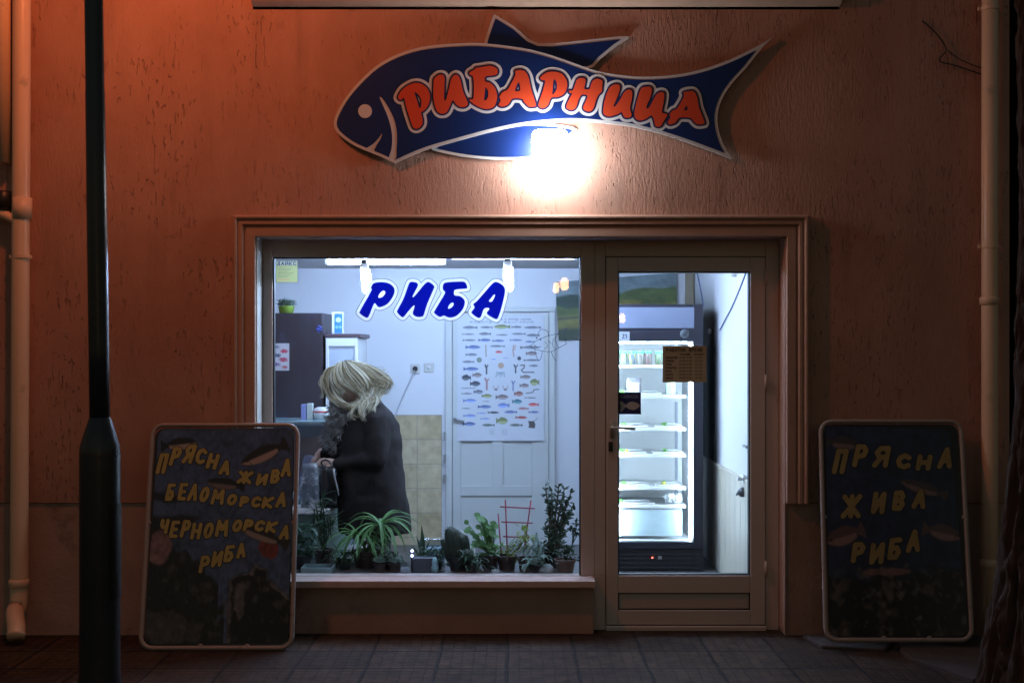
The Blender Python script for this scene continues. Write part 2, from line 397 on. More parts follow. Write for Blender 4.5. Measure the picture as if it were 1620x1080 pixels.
def print_sheet(name, C, mp, mat, parent=None):
    ny, nx, _ = C.shape
    vs = [mp(i/(nx-1), j/(ny-1)) for j in range(ny) for i in range(nx)]
    L = root_loc(parent) if parent else Vector()
    vs = [tuple(Vector(v) - L) for v in vs]
    fs = [(j*nx+i, (j+1)*nx+i, (j+1)*nx+i+1, j*nx+i+1) for j in range(ny-1) for i in range(nx-1)]
    m = bpy.data.meshes.new(name); m.from_pydata(vs, [], fs)
    ca = m.color_attributes.new('print', 'FLOAT_COLOR', 'POINT')
    A = np.ones((ny*nx, 4), np.float32); A[:, :3] = C.reshape(-1, 3); ca.data.foreach_set('color', A.ravel())
    m.materials.append(mat); o = bpy.data.objects.new(name, m); COL.objects.link(o)
    if parent: o.parent = parent
    return o

exec_parts = []
# ================================================================== SETTING
mb = MB(); mb.face([(-40, -3.2, 0), (40, -3.2, 0), (40, 8, 0), (-40, 8, 0)]); struct(mb.build('pavement', M_pave))
mb = MB(); mb.box((-40, -3.35, -.14), (40, -3.203, .004)); struct(mb.build('kerb', M_concrete))
mb = MB(); mb.face([(-120, -120, -.13), (120, -120, -.13), (120, 60, -.13), (-120, 60, -.13)]); struct(mb.build('road', M_asphalt))
mb = MB(); mb.box((-2.6, .335, -.10), (1.498, 3.198, .012)); struct(mb.build('floor', pm('grey_floor_tiles', (.10, .095, .09), .4)))
# broken, lifted slabs at the right
def slab(pts, t, z=0.004):
    p = [P(px, py, 0) for px, py in pts]
    out = []
    for px, py in pts:
        d = 1.6 * F / (py - 555); out.append(Vector(((px-810)*d/F, d - D, z)))
    m_ = MB(); m_.prism([v + Vector((0,0,t)) for v in out], (0,0,-t-.02))
    bmesh.ops.bevel(m_.bm, geom=m_.bm.edges[:], offset=.006, segments=1, affect='EDGES')
    return m_
for pts, t in (([(1270,1008),(1300,1026),(1400,1031),(1420,1012),(1340,1006)], .016),
               ([(1424,1034),(1440,1046),(1500,1066),(1540,1080),(1560,1075),(1560,1012),(1425,1013)], .018)):
    struct(slab(pts, t).build('pavement_slab', M_concrete))

# ================================================================== SHOP BUILDING
XL, XR, ZT, ZP = -1.441, 1.541, 2.240, .746
bld = empty('shop_building', (0, 0, 0), 'terracotta stucco shop front with white framed display window and glazed door', 'building')
def wall_cells(cells, y0, y1):
    m_ = MB()
    vs = {}
    for (xa, xb, za, zb) in cells:
        m_.box((xa, y0, za), (xb, y1, zb))
    return m_
# upper wall as one pierced sheet with depth (front face without seams)
mb = MB()
f = [(-9, ZP), (XL, ZP), (XL, ZT), (XR, ZT), (XR, ZP), (2.80, ZP), (2.80, 7), (-9, 7)]
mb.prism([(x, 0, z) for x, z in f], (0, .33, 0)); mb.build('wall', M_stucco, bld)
mb = MB()
mb.prism([(x, .010, z) for x, z in ((-9, -.05), (XL, -.05), (XL, ZP-.004), (-9, ZP-.004))], (0, .3, 0))
mb.prism([(x, .010, z) for x, z in ((XR, -.05), (2.80, -.05), (2.80, ZP-.004), (XR, ZP-.004))], (0, .3, 0))
mb.build('plinth', M_plinth, bld)
mb = MB(); mb.box((2.47, .331, 0), (2.80, 6, 7)); mb.build('flank_wall', M_plinth, bld)
# moulded surround
prof = [(0, 0), (0, -.028), (.004, -.032), (.048, -.032), (.052, -.020), (.060, -.020), (.064, -.034), (.070, -.042), (.084, -.042), (.088, -.034), (.094, -.034), (.098, -.046), (.104, -.052), (.112, -.052), (.118, -.046), (.122, -.03), (.122, 0)]
def ringat(fx): return [Vector(fx(t, y)) for t, y in prof]
mb = MB()
mb.rings([ringat(lambda t, y: (XL-t, y, ZP)), ringat(lambda t, y: (XL-t, y, ZT+t)), ringat(lambda t, y: (XR+t, y, ZT+t)), ringat(lambda t, y: (XR+t, y, ZP))])
mb.build('window_surround', M_trim, bld)
# painted reveal linings
mb = MB(); mb.box((XL, .002, .31), (XL+.006, .149, ZT-.001)); mb.build('reveal', M_jamb, bld)
mb = MB(); mb.box((XR-.005, .002, .02), (XR, .149, ZT-.001)); mb.build('reveal', M_trim, bld)
# bulkhead under the window and its sill
XM = .463
mb = MB(); mb.box((XL+.002, .045, -.03), (XM, .32, .266), .006); mb.build('bulkhead', M_plinth, bld)
mb = MB(); mb.box((XL+.004, -.012, .268), (XM+.006, .148, .308), .005); mb.build('window_sill', pm('worn_sill', (.55, .42, .37), .7, var=.2, scale=12, bump=.6, bscale=40, dirt=(.16, .11, .09), dscale=14, dth=.63), bld)
# upper ledge (sill of the storey above)
mb = MB()
lp = [(0, 3.52), (0, 3.535), (-.03, 3.545), (-.055, 3.556), (-.065, 3.566), (-.065, 3.585), (-.085, 3.59), (-.085, 3.63), (0, 3.66)]
mb.rings([[Vector((x, y, z)) for y, z in lp] for x in (P(400, 0, 0).x, P(1328, 0, 0).x)])
mb.build('ledge', pm('pale_ledge_paint', (.66, .44, .33), .8, var=.25, scale=8, bump=.5, bscale=40, dirt=(.2, .14, .1), dscale=7, dth=.62), bld, angle=40)
# interior
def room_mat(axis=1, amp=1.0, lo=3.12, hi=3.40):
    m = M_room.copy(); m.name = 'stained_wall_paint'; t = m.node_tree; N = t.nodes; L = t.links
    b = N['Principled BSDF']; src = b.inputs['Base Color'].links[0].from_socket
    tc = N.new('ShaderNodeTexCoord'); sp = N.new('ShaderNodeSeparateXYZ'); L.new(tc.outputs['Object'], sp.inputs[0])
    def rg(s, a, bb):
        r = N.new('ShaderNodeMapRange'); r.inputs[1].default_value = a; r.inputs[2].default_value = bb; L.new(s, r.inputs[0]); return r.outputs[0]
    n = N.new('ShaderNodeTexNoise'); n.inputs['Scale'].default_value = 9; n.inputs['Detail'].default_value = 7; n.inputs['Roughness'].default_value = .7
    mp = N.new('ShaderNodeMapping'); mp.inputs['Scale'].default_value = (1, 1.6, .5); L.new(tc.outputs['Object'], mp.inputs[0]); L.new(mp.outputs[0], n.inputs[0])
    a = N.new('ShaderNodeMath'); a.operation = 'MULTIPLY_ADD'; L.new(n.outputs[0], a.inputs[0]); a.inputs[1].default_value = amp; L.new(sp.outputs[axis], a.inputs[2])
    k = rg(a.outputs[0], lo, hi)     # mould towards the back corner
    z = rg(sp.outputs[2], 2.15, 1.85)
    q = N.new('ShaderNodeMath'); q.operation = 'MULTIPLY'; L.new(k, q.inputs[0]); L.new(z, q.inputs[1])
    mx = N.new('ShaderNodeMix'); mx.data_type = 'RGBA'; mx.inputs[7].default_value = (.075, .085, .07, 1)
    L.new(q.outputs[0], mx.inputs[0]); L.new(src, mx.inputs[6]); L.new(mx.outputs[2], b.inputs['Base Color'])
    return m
mb = MB(); mb.box((-2.75, 3.2, .0125), (1.75, 3.35, 2.45)); mb.build('back_wall', room_mat(0, .3, 1.56, 1.66), bld)
mb = MB(); mb.box((1.50, .335, .0125), (1.75, 3.198, 2.45)); mb.build('side_wall', room_mat(1, .6, 2.38, 2.56), bld)
mb = MB(); mb.box((-2.75, .335, .0125), (-2.6, 3.198, 2.45)); mb.build('side_wall', M_room, bld)
mb = MB(); mb.box((-2.598, .335, 2.275), (1.498, 3.198, 2.45)); mb.build('ceiling', M_ceil, bld)
mb = MB(); mb.box((XL+.01, .24, .20), (XM-.02, .72, .300), .004); mb.box((XL+.05, .66, .0125), (XM-.06, .70, .198)); mb.build('window_board', pm('dark_stone_board', (.028, .026, .026), .35, var=.3), bld)
mb = MB(); mb.box((XL+.0, .232, .302), (XL+.012, .334, 2.235)); mb.build('inner_jamb', M_jamb, bld)
# dado tiles (left of the back door) and board dado on the right wall
def tile_mat():
    m = bpy.data.materials.new('beige_wall_tiles'); m.use_nodes = True; t = m.node_tree; N = t.nodes; L = t.links
    b = N['Principled BSDF']; b.inputs['Roughness'].default_value = .25
    tc = N.new('ShaderNodeTexCoord'); mp = N.new('ShaderNodeMapping'); mp.inputs['Rotation'].default_value = (R(-90), 0, 0); mp.inputs['Location'].default_value = (.777 + .2, -1.075 + .0, 0)
    L.new(tc.outputs['Object'], mp.inputs[0])
    k = N.new('ShaderNodeTexBrick'); k.offset = 0
    k.inputs['Scale'].default_value = 1; k.inputs['Brick Width'].default_value = .2; k.inputs['Row Height'].default_value = .2; k.inputs['Mortar Size'].default_value = .003
    k.inputs['Color1'].default_value = (.50, .40, .24, 1); k.inputs['Color2'].default_value = (.60, .50, .33, 1); k.inputs['Mortar'].default_value = (.35, .31, .24, 1)
    L.new(mp.outputs[0], k.inputs[0])
    n = N.new('ShaderNodeTexNoise'); n.inputs['Scale'].default_value = 14; n.inputs['Detail'].default_value = 5; L.new(tc.outputs['Object'], n.inputs[0])
    mx = N.new('ShaderNodeMix'); mx.data_type = 'RGBA'; mx.blend_type = 'OVERLAY'; mx.inputs[0].default_value = .45
    L.new(k.outputs[0], mx.inputs[6]); L.new(n.outputs[0], mx.inputs[7]); L.new(mx.outputs[2], b.inputs['Base Color'])
    return m
mb = MB(); mb.box((-1.6, 3.188, .0125), (P(699, 0, 3.2).x, 3.1995, P(0, 656, 3.19).z)); mb.build('tile_dado', tile_mat(), bld)
mb = MB()
for i in range(15):
    y0 = .34 + i*.19; mb.box((1.486, y0+.002, .0125), (1.4995, y0+.186, .755), .003)
mb.box((1.480, .336, .756), (1.4995, 3.19, .785), .004)
mb.build('board_dado', pm('painted_boards', (.58, .53, .43), .5, var=.2, scale=4, stretch=(1,1,.3), dirt=(.33,.28,.2), dscale=5, dth=.6), bld)
# back door
bd = MB()
yB = 3.2
def bx(mb_, px0, py0, px1, py1, ya, yb, bev=.002):
    a = P(px0, py0, ya); b_ = P(px1, py1, ya); return mb_.box((a.x, ya, a.z), (b_.x, yb, b_.z), bev)
M_door = pm('grey_white_door_paint', (.62, .63, .60), .45, var=.08, scale=3, bump=.15, bscale=20, dirt=(.45, .45, .42), dscale=6, dth=.64)
dz = .1; a = P(705, 485, 3.17); b2 = P(878, 0, 3.17)
dr = MB()
xa, xb = P(716, 0, 3.165).x, P(868, 0, 3.165).x; zt = P(0, 497, 3.165).z
dr.box((xa, 3.178, .02), (xb, 3.196, zt))
def rail(px0, py0, px1, py1):
    p, q = P(px0, py0, 3.165), P(px1, py1, 3.165); dr.box((p.x, 3.163, max(.021, q.z)), (q.x, 3.1785, p.z), .003)
rail(716.3, 497.3, 729, 1100); rail(841.5, 497.3, 867.7, 1100)
rail(729.2, 497.3, 841.3, 512); rail(729.2, 768, 841.3, 784); rail(729.2, 640, 841.3, 656); rail(779, 656.2, 796, 767.8); rail(779, 512.2, 796, 639.8); rail(729.2, 895, 841.3, 960)
door2 = dr.build('interior_door', M_door, bld)
dr = MB()
dr.box((a.x, 3.155, .0125), (xa-.003, 3.1985, zt+.02), .003); dr.box((xb+.003, 3.155, .0125), (b2.x, 3.1985, zt+.02), .003); dr.box((a.x, 3.155, zt+.021), (b2.x, 3.1985, a.z), .003)
dr.build('door_frame', M_door, door2)
for py in (690, 725, 757):
    p = P(703.5, py, 3.14); MB().tube([p + Vector((0,0,-.035)), p + Vector((0,0,.035))], .011, 8).build('hinge', M_metal, door2)
h = MB(); p = P(720, 662, 3.14); h.tube([p+Vector((0,.03,0)), p+Vector((0,-.02,0))], .012, 8); h.tube([p+Vector((0,-.02,0)), p+Vector((.045,-.022,-.012)), p+Vector((.075,-.02,-.025))], .009, 8)
h.build('door_handle', M_metal, door2, smooth=True)

# ---- display window (frame, gasket, glass)
YF = .15
def pr(px, py, y=YF): return P(px, py, y)
def frame_ring(mb_, o, i, ya, yb, bev=.003):
    # o,i = (x0,z0,x1,z1) outer and inner; mitre-free butt joints
    x0, z0, x1, z1 = o; a0, b0, a1, b1 = i
    mb_.box((x0, ya, z0), (a0, yb, z1), bev); mb_.box((a1, ya, z0), (x1, yb, z1), bev)
    mb_.box((a0+.0005, ya, b1), (a1-.0005, yb, z1), bev); mb_.box((a0+.0005, ya, z0), (a1-.0005, yb, b0), bev)
zW0 = .309
o_ = (XL+.007, zW0, pr(941, 0).x, ZT-.002); i_ = (pr(431, 0).x, pr(0, 912.5).z, pr(919, 0).x, pr(0, 406.5).z)
wf = MB(); frame_ring(wf, o_, i_, YF, .23)
win = wf.build('window_frame', M_pvc, bld)
g = MB(); e = .0056; frame_ring(g, (i_[0]+.0004, i_[1]+.0004, i_[2]-.0004, i_[3]-.0004), (i_[0]+e*1.4, i_[1]+e*1.4, i_[2]-e*1.4, i_[3]-e*1.4), YF+.012, YF+.05, 0); g.build('gasket', M_gasket, win)
g = MB(); YG = YF + .03; g.face([(i_[0]+.001, YG, i_[1]+.001), (i_[2]-.001, YG, i_[1]+.001), (i_[2]-.001, YG, i_[3]-.001), (i_[0]+.001, YG, i_[3]-.001)]); g.build('glass', M_glass, win)
# ---- entrance door: fixed frame + leaf
df = MB()
x0, x1 = pr(941, 0).x + .001, XR-.006; zb = -.02
lx0, lx1, lz0, lz1 = pr(959, 0).x, pr(1210, 0).x, pr(0, 987).z, pr(0, 407).z
df.box((x0, YF, .3085), (lx0-.004, .23, ZT-.002), .003); df.box((XM+.0015, YF, zb), (lx0-.004, .32, .308), .003); df.box((lx1+.004, YF, zb), (x1, .23, ZT-.002), .003)
df.box((lx0-.0035, YF, lz1+.004), (lx1+.0035, .23, ZT-.002), .003); df.box((lx0-.0035, YF-.03, -.02), (lx1+.0035, .26, lz0-.006), .004)
df.build('door_frame', M_pvc, bld)
yl = YF - .012
gx0, gx1, gz0, gz1 = pr(977.5, 0).x, pr(1186.5, 0).x, pr(0, 909.5).z, pr(0, 429.5).z
lf = MB()
lf.box((lx0, yl, lz0), (gx0, .225, lz1), .004); lf.box((gx1, yl, lz0), (lx1, .225, lz1), .004)
lf.box((gx0+.0005, yl, gz1), (gx1-.0005, .225, lz1), .004)
pz1, pz0 = pr(0, 937).z, pr(0, 964).z
lf.box((gx0+.0005, yl, pz1), (gx1-.0005, .225, gz0), .004); lf.box((gx0+.0005, yl, lz0), (gx1-.0005, .225, pz0), .004)
leaf = lf.build('entrance_door', M_pvc, bld)
g = MB(); frame_ring(g, (lx0-.014, lz0-.004, lx1+.014, lz1+.014), (lx0+.012, lz0+.02, lx1-.012, lz1-.012), .2305, .242, 0)
frame_ring(g, (gx0+.0006, gz0+.0004, gx1-.0006, gz1-.0004), (gx0+.008, gz0+.008, gx1-.008, gz1-.008), yl+.012, yl+.05, 0)
frame_ring(g, (gx0+.0006, pz0+.0004, gx1-.0006, pz1-.0004), (gx0+.0055, pz0+.0055, gx1-.0055, pz1-.0055), yl+.008, yl+.03, 0); g.build('gasket', M_gasket, leaf)
g = MB(); g.box((gx0+.006, yl+.016, pz0+.006), (gx1-.006, yl+.04, pz1-.006), .002); g.build('kick_panel', M_pvc, leaf)
YD = yl + .03
g = MB(); g.face([(gx0+.001, YD, gz0+.001), (gx1-.001, YD, gz0+.001), (gx1-.001, YD, gz1-.001), (gx0+.001, YD, gz1-.001)]); g.build('glass', M_glass, leaf)
h = MB(); p = P(968, 676, yl)
h.box((p.x-.014, yl-.010, p.z-.06), (p.x+.014, yl-.0005, p.z+.035), .004)
h.tube([p+Vector((0,-.008,0)), p+Vector((0,-.045,0))], .010, 10)
h.tube(smooth_path([p+Vector((-.004,-.046,0)), p+Vector((.04,-.05,.001)), p+Vector((.09,-.048,-.003)), p+Vector((.128,-.042,-.006))], 3), .0105, 10, .75)
h.build('door_handle', pm('handle_metal', (.45,.40,.36), .3, metal=.8), leaf, smooth=True)
h = MB(); p = P(966, 706, yl); h.box((p.x-.012, yl-.007, p.z-.028), (p.x+.012, yl-.0005, p.z+.028), .003); h.tube([p+Vector((0,-.006,.006)), p+Vector((0,-.014,.006))], .008, 12); h.build('lock_plate', M_black, leaf)
for py in (585, 640, 480):
    pass
for zc in (.35, 1.42, 2.02):
    p = Vector((lx1+.002, yl-.006, zc)); MB().tube([p+Vector((0,0,-.045)), p+Vector((0,0,.045))], .008, 10).build('hinge', M_pvc, leaf, smooth=True)

nb = empty('neighbouring_house', (3.7, 0, 0), 'dark side of the next house beyond the narrow gap at the right edge', 'building')
M_nb = pm('dark_render', (.05, .042, .038), .9, var=.3, bump=.5)  # one very dark base colour for the walls of the gap
mb = MB(); mb.box((3.7, .05, -.02), (8, 6, 7)); mb.build('wall', M_nb, nb); mb = MB(); mb.box((2.81, 6.0, -.02), (3.69, 6.3, 7)); mb.build('yard_wall', M_nb, nb)
# ================================================================== FISH SIGN
YS = -.036                     # front of the sign body
c1 = lambda pts: [(500 + u*.45679, v*.45679) for u, v in pts]
body = c1([(62,420),(75,385),(105,335),(150,282),(210,228),(280,190),(360,165),(450,154),(540,150),(590,152),(650,158),(740,172),(820,194),(900,222),(960,243),(1030,258),(1110,266),(1190,265),(1270,256),(1350,237),(1430,208),(1500,175),(1555,146),(1585,126),(1548,163),(1490,235),(1440,290),(1405,345),(1390,400),(1395,455),(1415,510),(1442,549),(1432,548),(1380,528),(1300,498),(1200,465),(1100,440),(1000,427),(900,420),(800,425),(700,437),(600,458),(500,485),(400,513),(340,535),(278,563),(268,563),(220,541),(140,508),(90,475),(66,448)])
fin_top = c1([(583,150),(600,95),(615,54),(622,53),(690,95),(770,150),(930,140),(1083,126),(1040,160),(985,205),(940,240),(800,230),(650,200),(590,190)])
fin_bot = c1([(400,512),(440,530),(520,545),(600,553),(680,555),(745,552),(800,540),(850,512),(885,470),(890,440),(700,425),(500,470)])
sign = empty('fish_sign', P(860, 150, 0), 'large blue fish shaped shop sign with orange lettering on the wall', 'shop sign')
M_signwhite = pm('sign_white', (.62, .62, .64), .45, var=.05, dirt=(.45,.43,.42), dscale=8, dth=.68)
M_signblue = pm('sign_blue', (.003, .019, .115), .42, var=.06, scale=3, spec=.35)
M_signnavy = pm('sign_navy', (.008, .010, .07), .45)
M_signorange = pm('sign_orange', (.62, .062, .02), .45, var=.05, spec=.35)
def smp(y): return lambda px, py: P(px, py, y)
def panel(name, poly, yf, th, inset, parent):
    poly = smooth_poly(poly, 3)
    h_ = 1.6; x0_, y0_ = poly.min(0) - 4; x1_, y1_ = poly.max(0) + 4
    X, Y = grid(x0_, y0_, x1_, y1_, h_); d = sd_poly(X, Y, poly)
    m_ = MB(); contour(m_, d, x0_, y0_, h_, 0, smp(yf))
    r_ = bmesh.ops.extrude_face_region(m_.bm, geom=m_.bm.faces[:], use_keep_orig=True)
    bmesh.ops.translate(m_.bm, vec=(0, th, 0), verts=[v for v in r_['geom'] if isinstance(v, bmesh.types.BMVert)])
    o = m_.build(name, M_signwhite, parent)
    return o, X, Y, d, x0_, y0_, h_
sb, X, Y, d, x0_, y0_, h_ = panel('body_panel', body, YS, .016, 5.5, sign)
# white gill line and mouth cut out of the blue film
q = lambda pts: [(520 + u*140/1008, 120 + v*140/1008) for u, v in pts]
gill = smooth_poly(q([(578,238),(620,270),(690,380),(745,500),(770,600),(778,720),(772,850),(765,945),(690,930),(710,850),(722,760),(718,650),(695,540),(655,420),(605,310)]), 3)
mouth = smooth_poly(q([(612,650),(590,720),(545,790),(500,870),(430,830),(500,780),(560,720)]), 3)
cut = np.minimum(sd_poly(X, Y, gill), sd_poly(X, Y, mouth))
blue = np.maximum(d + 4.6, -cut)
sheet('blue_film', blue, x0_, y0_, h_, 0, smp(YS-.0015), M_signblue, sb)
eye = MB(); c = P(577.5, 176, YS-.004); eye.tube([c, c+Vector((0,.0035,0))], .0385, 28); eye.build('eye', M_signwhite, sb)
for nm, poly in (('dorsal_fin', fin_top), ('pelvic_fin', fin_bot)):
    o, X, Y, d, x0f, y0f, hf = panel(nm, poly, YS+.0175, .014, 5.5, sign)
    sheet('blue_film', d + 4.6, x0f, y0f, hf, 0, smp(YS+.0175-.0015), M_signblue, o)
# stand-off brackets
for px, py in ((600,200),(700,130),(860,150),(1000,150),(1120,170)):
    p = P(px, py, 0); MB().tube([Vector((p.x, YS+.0165, p.z)), Vector((p.x, .004, p.z))], .012, 8).build('bracket', M_metal, sign)
# letters traced as outlines
sA = 260/1620
A_ = lambda pts: [(620 + u*sA, 90 + v*sA) for u, v in pts]; B_ = lambda pts: [(860 + u*sA, 90 + v*sA) for u, v in pts]
LET = [
 (A_([(65,388),(100,330),(160,285),(225,260),(290,268),(345,310),(372,370),(372,430),(350,490),(310,535),(287,548),(295,590),(303,640),(290,680),(250,708),(215,700),(195,660),(150,520),(120,405),(90,425),(65,412)]), A_([(222,350),(260,370),(290,420),(290,475),(272,510),(245,430)])),
 (A_([(413,240),(430,205),(465,180),(505,182),(520,215),(516,300),(513,400),(520,432),(538,418),(568,300),(585,225),(618,182),(655,188),(680,250),(700,340),(747,455),(725,490),(680,495),(640,475),(600,428),(575,475),(545,540),(500,562),(455,545),(425,480),(410,380)]), None),
 (A_([(768,155),(820,125),(825,112),(870,106),(970,92),(1030,115),(1043,150),(1020,180),(925,195),(920,245),(960,255),(1010,300),(1035,370),(1030,440),(1000,495),(930,515),(850,490),(780,445),(765,420),(802,415),(810,300),(800,195),(772,180)]), A_([(922,300),(945,330),(952,380),(932,425),(908,428),(915,350)])),
 (A_([(1215,145),(1260,132),(1310,145),(1345,200),(1370,310),(1418,470),(1400,490),(1350,490),(1300,440),(1285,415),(1190,412),(1150,465),(1100,490),(1052,478),(1075,430),(1062,400),(1090,350),(1140,325),(1190,240),(1218,178)]), A_([(1250,250),(1267,330),(1213,335)])),
 (B_([(-32,210),(5,172),(60,150),(130,152),(190,180),(228,240),(230,300),(205,360),(150,395),(82,402),(60,430),(40,480),(-5,508),(-45,490),(-45,450),(-5,330),(15,240),(-15,232)]), B_([(100,225),(128,250),(132,310),(112,350),(85,375),(90,310)])),
 (B_([(252,335),(290,330),(318,250),(345,215),(390,212),(414,230),(406,280),(402,318),(453,318),(473,260),(500,225),(550,222),(580,245),(575,300),(572,345),(540,375),(515,430),(490,510),(450,540),(402,525),(393,490),(425,420),(430,380),(377,375),(345,420),(320,495),(280,525),(233,510),(226,480),(263,400),(283,365),(256,355)]), None),
 (B_([(648,310),(690,278),(735,275),(752,300),(735,370),(700,455),(688,487),(706,490),(750,430),(800,345),(840,325),(872,345),(868,420),(850,510),(867,570),(850,597),(800,597),(775,555),(765,545),(720,570),(650,587),(598,570),(588,520),(608,410)]), None),
 (B_([(958,320),(1000,298),(1050,300),(1067,330),(1050,400),(1020,470),(1013,510),(1040,502),(1080,430),(1115,370),(1150,350),(1187,360),(1185,430),(1165,540),(1190,560),(1217,570),(1205,600),(1180,640),(1150,687),(1105,682),(1093,640),(1078,595),(1060,578),(1000,615),(940,627),(903,600),(898,540),(923,430)]), None),
 (B_([(1378,355),(1430,340),(1482,345),(1512,400),(1532,500),(1584,640),(1570,662),(1510,662),(1460,612),(1440,600),(1340,600),(1300,647),(1250,667),(1223,647),(1250,600),(1243,570),(1275,530),(1310,515),(1360,440),(1385,382)]), B_([(1408,480),(1422,522),(1383,527)])),
]
h_ = .9; xa_, ya_ = 616, 90
X, Y = grid(xa_, ya_, 1124, 214, h_); DL = np.full(X.shape, 1e9); each = []
for outer, hole in LET:
    so = smooth_poly(outer, 4); dd = sd_poly(X, Y, so)
    if hole: dd = np.maximum(dd, -sd_poly(X, Y, smooth_poly(hole, 4)))
    DL = np.minimum(DL, dd); each.append(dd)
sheet('letter_border', DL, xa_, ya_, h_, 7.2, smp(YS-.0030), M_signwhite, sign)
for i, dd in enumerate(each):
    oth = np.min([e_ for j, e_ in enumerate(each) if j != i], axis=0)
    lt_ = sheet('letter', np.maximum(dd - 2.9, dd - oth), xa_, ya_, h_, 0, smp(YS-.0045), M_signnavy, sign)
    sheet('letter_fill', dd, xa_, ya_, h_, .2, smp(YS-.0060), M_signorange, lt_)

# ================================================================== WALL LAMP under the sign
lc = P(870, 238, -.14)
lampw = empty('wall_lamp', (lc.x, 0, lc.z), 'small glowing box shaped wall lamp below the blue fish sign', 'lamp')
wx, wz = .100, .112
m_ = MB(); m_.box((lc.x-.045, -.085, lc.z-.05), (lc.x+.045, -.001, lc.z+.05), .006); m_.build('back_plate', M_white, lampw)
m_ = MB(); m_.box((lc.x-wx, -.185, lc.z-wz), (lc.x+wx, -.0855, lc.z+wz), .03); m_.build('diffuser', em('lamp_diffuser', (.93, .97, 1.0), SIGN_E), lampw, smooth=True)

# ================================================================== STREET LAMP (pole in the foreground; its head stands above the frame)
PX, PY = P(158, 0, -2.2).x, -2.2
pole = empty('street_lamp', (PX, PY, 0), 'tall black painted street lamp post on the pavement left of the shop', 'street lamp')
dz = lambda py: P(0, py, PY).z
m_ = MB(); m_.lathe((PX, PY, 0), [(.12,0),(.12,.02),(.095,.05),(.088,.24),(.083,.30),(.0765,.36),(.0762,.8),(.0765,dz(705)-.03),(.074,dz(705)),(.046,dz(668)),(.0395,dz(660))], 32); m_.build('base', M_pole, pole, angle=40)
m_ = MB()
lean = Vector((-.020, 0, 0)); pz = [dz(662), 1.6, 2.0, 2.6, 2.605, 3.4, 4.3]
m_.tube([Vector((PX, PY, z)) + lean * ((z-1.3)/1.4) for z in pz], [.0385,.0382,.038,.0365,.0355,.034,.032], 24); m_.build('pole', M_pole, pole, smooth=True)
m_ = MB()
for k in range(9):
    a0 = R(-24 + 6*k - 12); 
m_.rings([[Vector((PX + .0795*math.cos(R(a)), PY + .0795*math.sin(R(a)), z)) for a in range(-45, 30, 8)] for z in (dz(945), dz(795))], closed=False)
m_.build('hatch', M_black, pole)
top = Vector((PX, PY, 4.3)) + lean*2.143
hd = Vector((-1.85, -1.35, 4.25))
m_ = MB(); m_.tube(smooth_path([top, top+Vector((-.02,.02,.14)), top+Vector((-.10,.14,.24)), hd+Vector((.14,-.3,.30)), hd+Vector((.02,-.05,.15))], 5), .026, 14); m_.build('arm', M_pole, pole, smooth=True)
m_ = MB(); m_.lathe(hd, [(.02,.14),(.10,.12),(.19,.05),(.20,.0),(.195,0),(.18,.045),(.09,.105),(.015,.115)], 28); m_.build('lamp_shade', M_pole, pole, smooth=True)
M_sod = em('sodium_bulb', (1, .33, .10), 120)
m_ = MB(); m_.ell(hd + Vector((0,0,.03)), (.045,.045,.06)); m_.build('bulb', M_sod, pole, smooth=True)
ld = bpy.data.lights.new('street_lamp_light', 'POINT'); ld.energy = LAMP_W; ld.color = (1, .225, .075); ld.shadow_soft_size = .09
lo = bpy.data.objects.new('street_lamp_light', ld); COL.objects.link(lo); lo.location = hd + Vector((0,0,-.10)) - Vector((PX, PY, 0)); lo.parent = pole

# lamps across the road (behind the camera; they show as small warm reflections in the glass)
def far_lamp(px, py, dist, label, e):
    # mirror image in the glass plane y~.17
    ym = .17*2 + dist; x = (px-810)*(D+ym)/F; z = 1.6 + (555-py)*(D+ym)/F
    r = empty('street_lamp', (x, -dist, -.13), label, 'street lamp', 'street lamps across the road')
    m_ = MB(); m_.tube([(x,-dist,-.13),(x,-dist,z-.06)], [.06,.04], 10); m_.build('pole', M_pole, r, smooth=True)
    m_ = MB(); m_.lathe((x,-dist,z-.16), [(.03,.10),(.055,.12),(.07,.24),(.02,.30)], 12); m_.build('lantern', em('lantern_glow', (1,.55,.2), e), r, smooth=True)
far_lamp(893, 453, 12, 'street lamp with a glowing amber lantern across the road', 40)
far_lamp(880, 458, 17, 'second amber street lamp farther along the far side of the road', 30)
far_lamp(984, 506, 19, 'amber street lamp farthest across the road from the shop', 30)

# ================================================================== DRAIN PIPES
def pipe(name, pts, r, label, group=None, collars=(), brackets=(), spout=None):
    root = empty('drainpipe', (pts[0].x, 0, max(0, pts[0].z)), label, 'drainpipe', group)
    m_ = MB(); m_.tube(pts, r, 20); m_.build('pipe', M_pipe, root, smooth=True)
    for p in collars:
        MB().lathe(p, [(r+.0005,-.022),(r+.007,-.02),(r+.007,.018),(r+.003,.022),(r+.0005,.022)], 20).build('collar', M_pipe, root, smooth=True)
    for p in brackets:
        m_ = MB(); m_.lathe(p, [(r+.001,-.010),(r+.005,-.010),(r+.005,.010),(r+.001,.010)], 20); m_.box((p.x-r-.022, p.y-.006, p.z-.010), (p.x-r, p.y+.006, p.z+.010), .002)
        m_.box((p.x-.008, p.y+r, p.z-.008), (p.x+.008, .006, p.z+.008)); m_.build('clamp', M_pipe, root)
    return root
y = -.075; r = .0485
xp = P(36, 0, y).x; xq = P(30, 0, y).x
pts = [Vector((P(25,1015,-.24).x, -.24, .045)), Vector((P(26,1010,-.2).x, -.20, .085)), Vector((xq-.004, -.12, .16)), Vector((xq, y, .22))] + [Vector((xq + (xp-xq)*t, y, .22 + (4.6-.22)*t)) for t in (.1, .3, .6, .8, 1)]
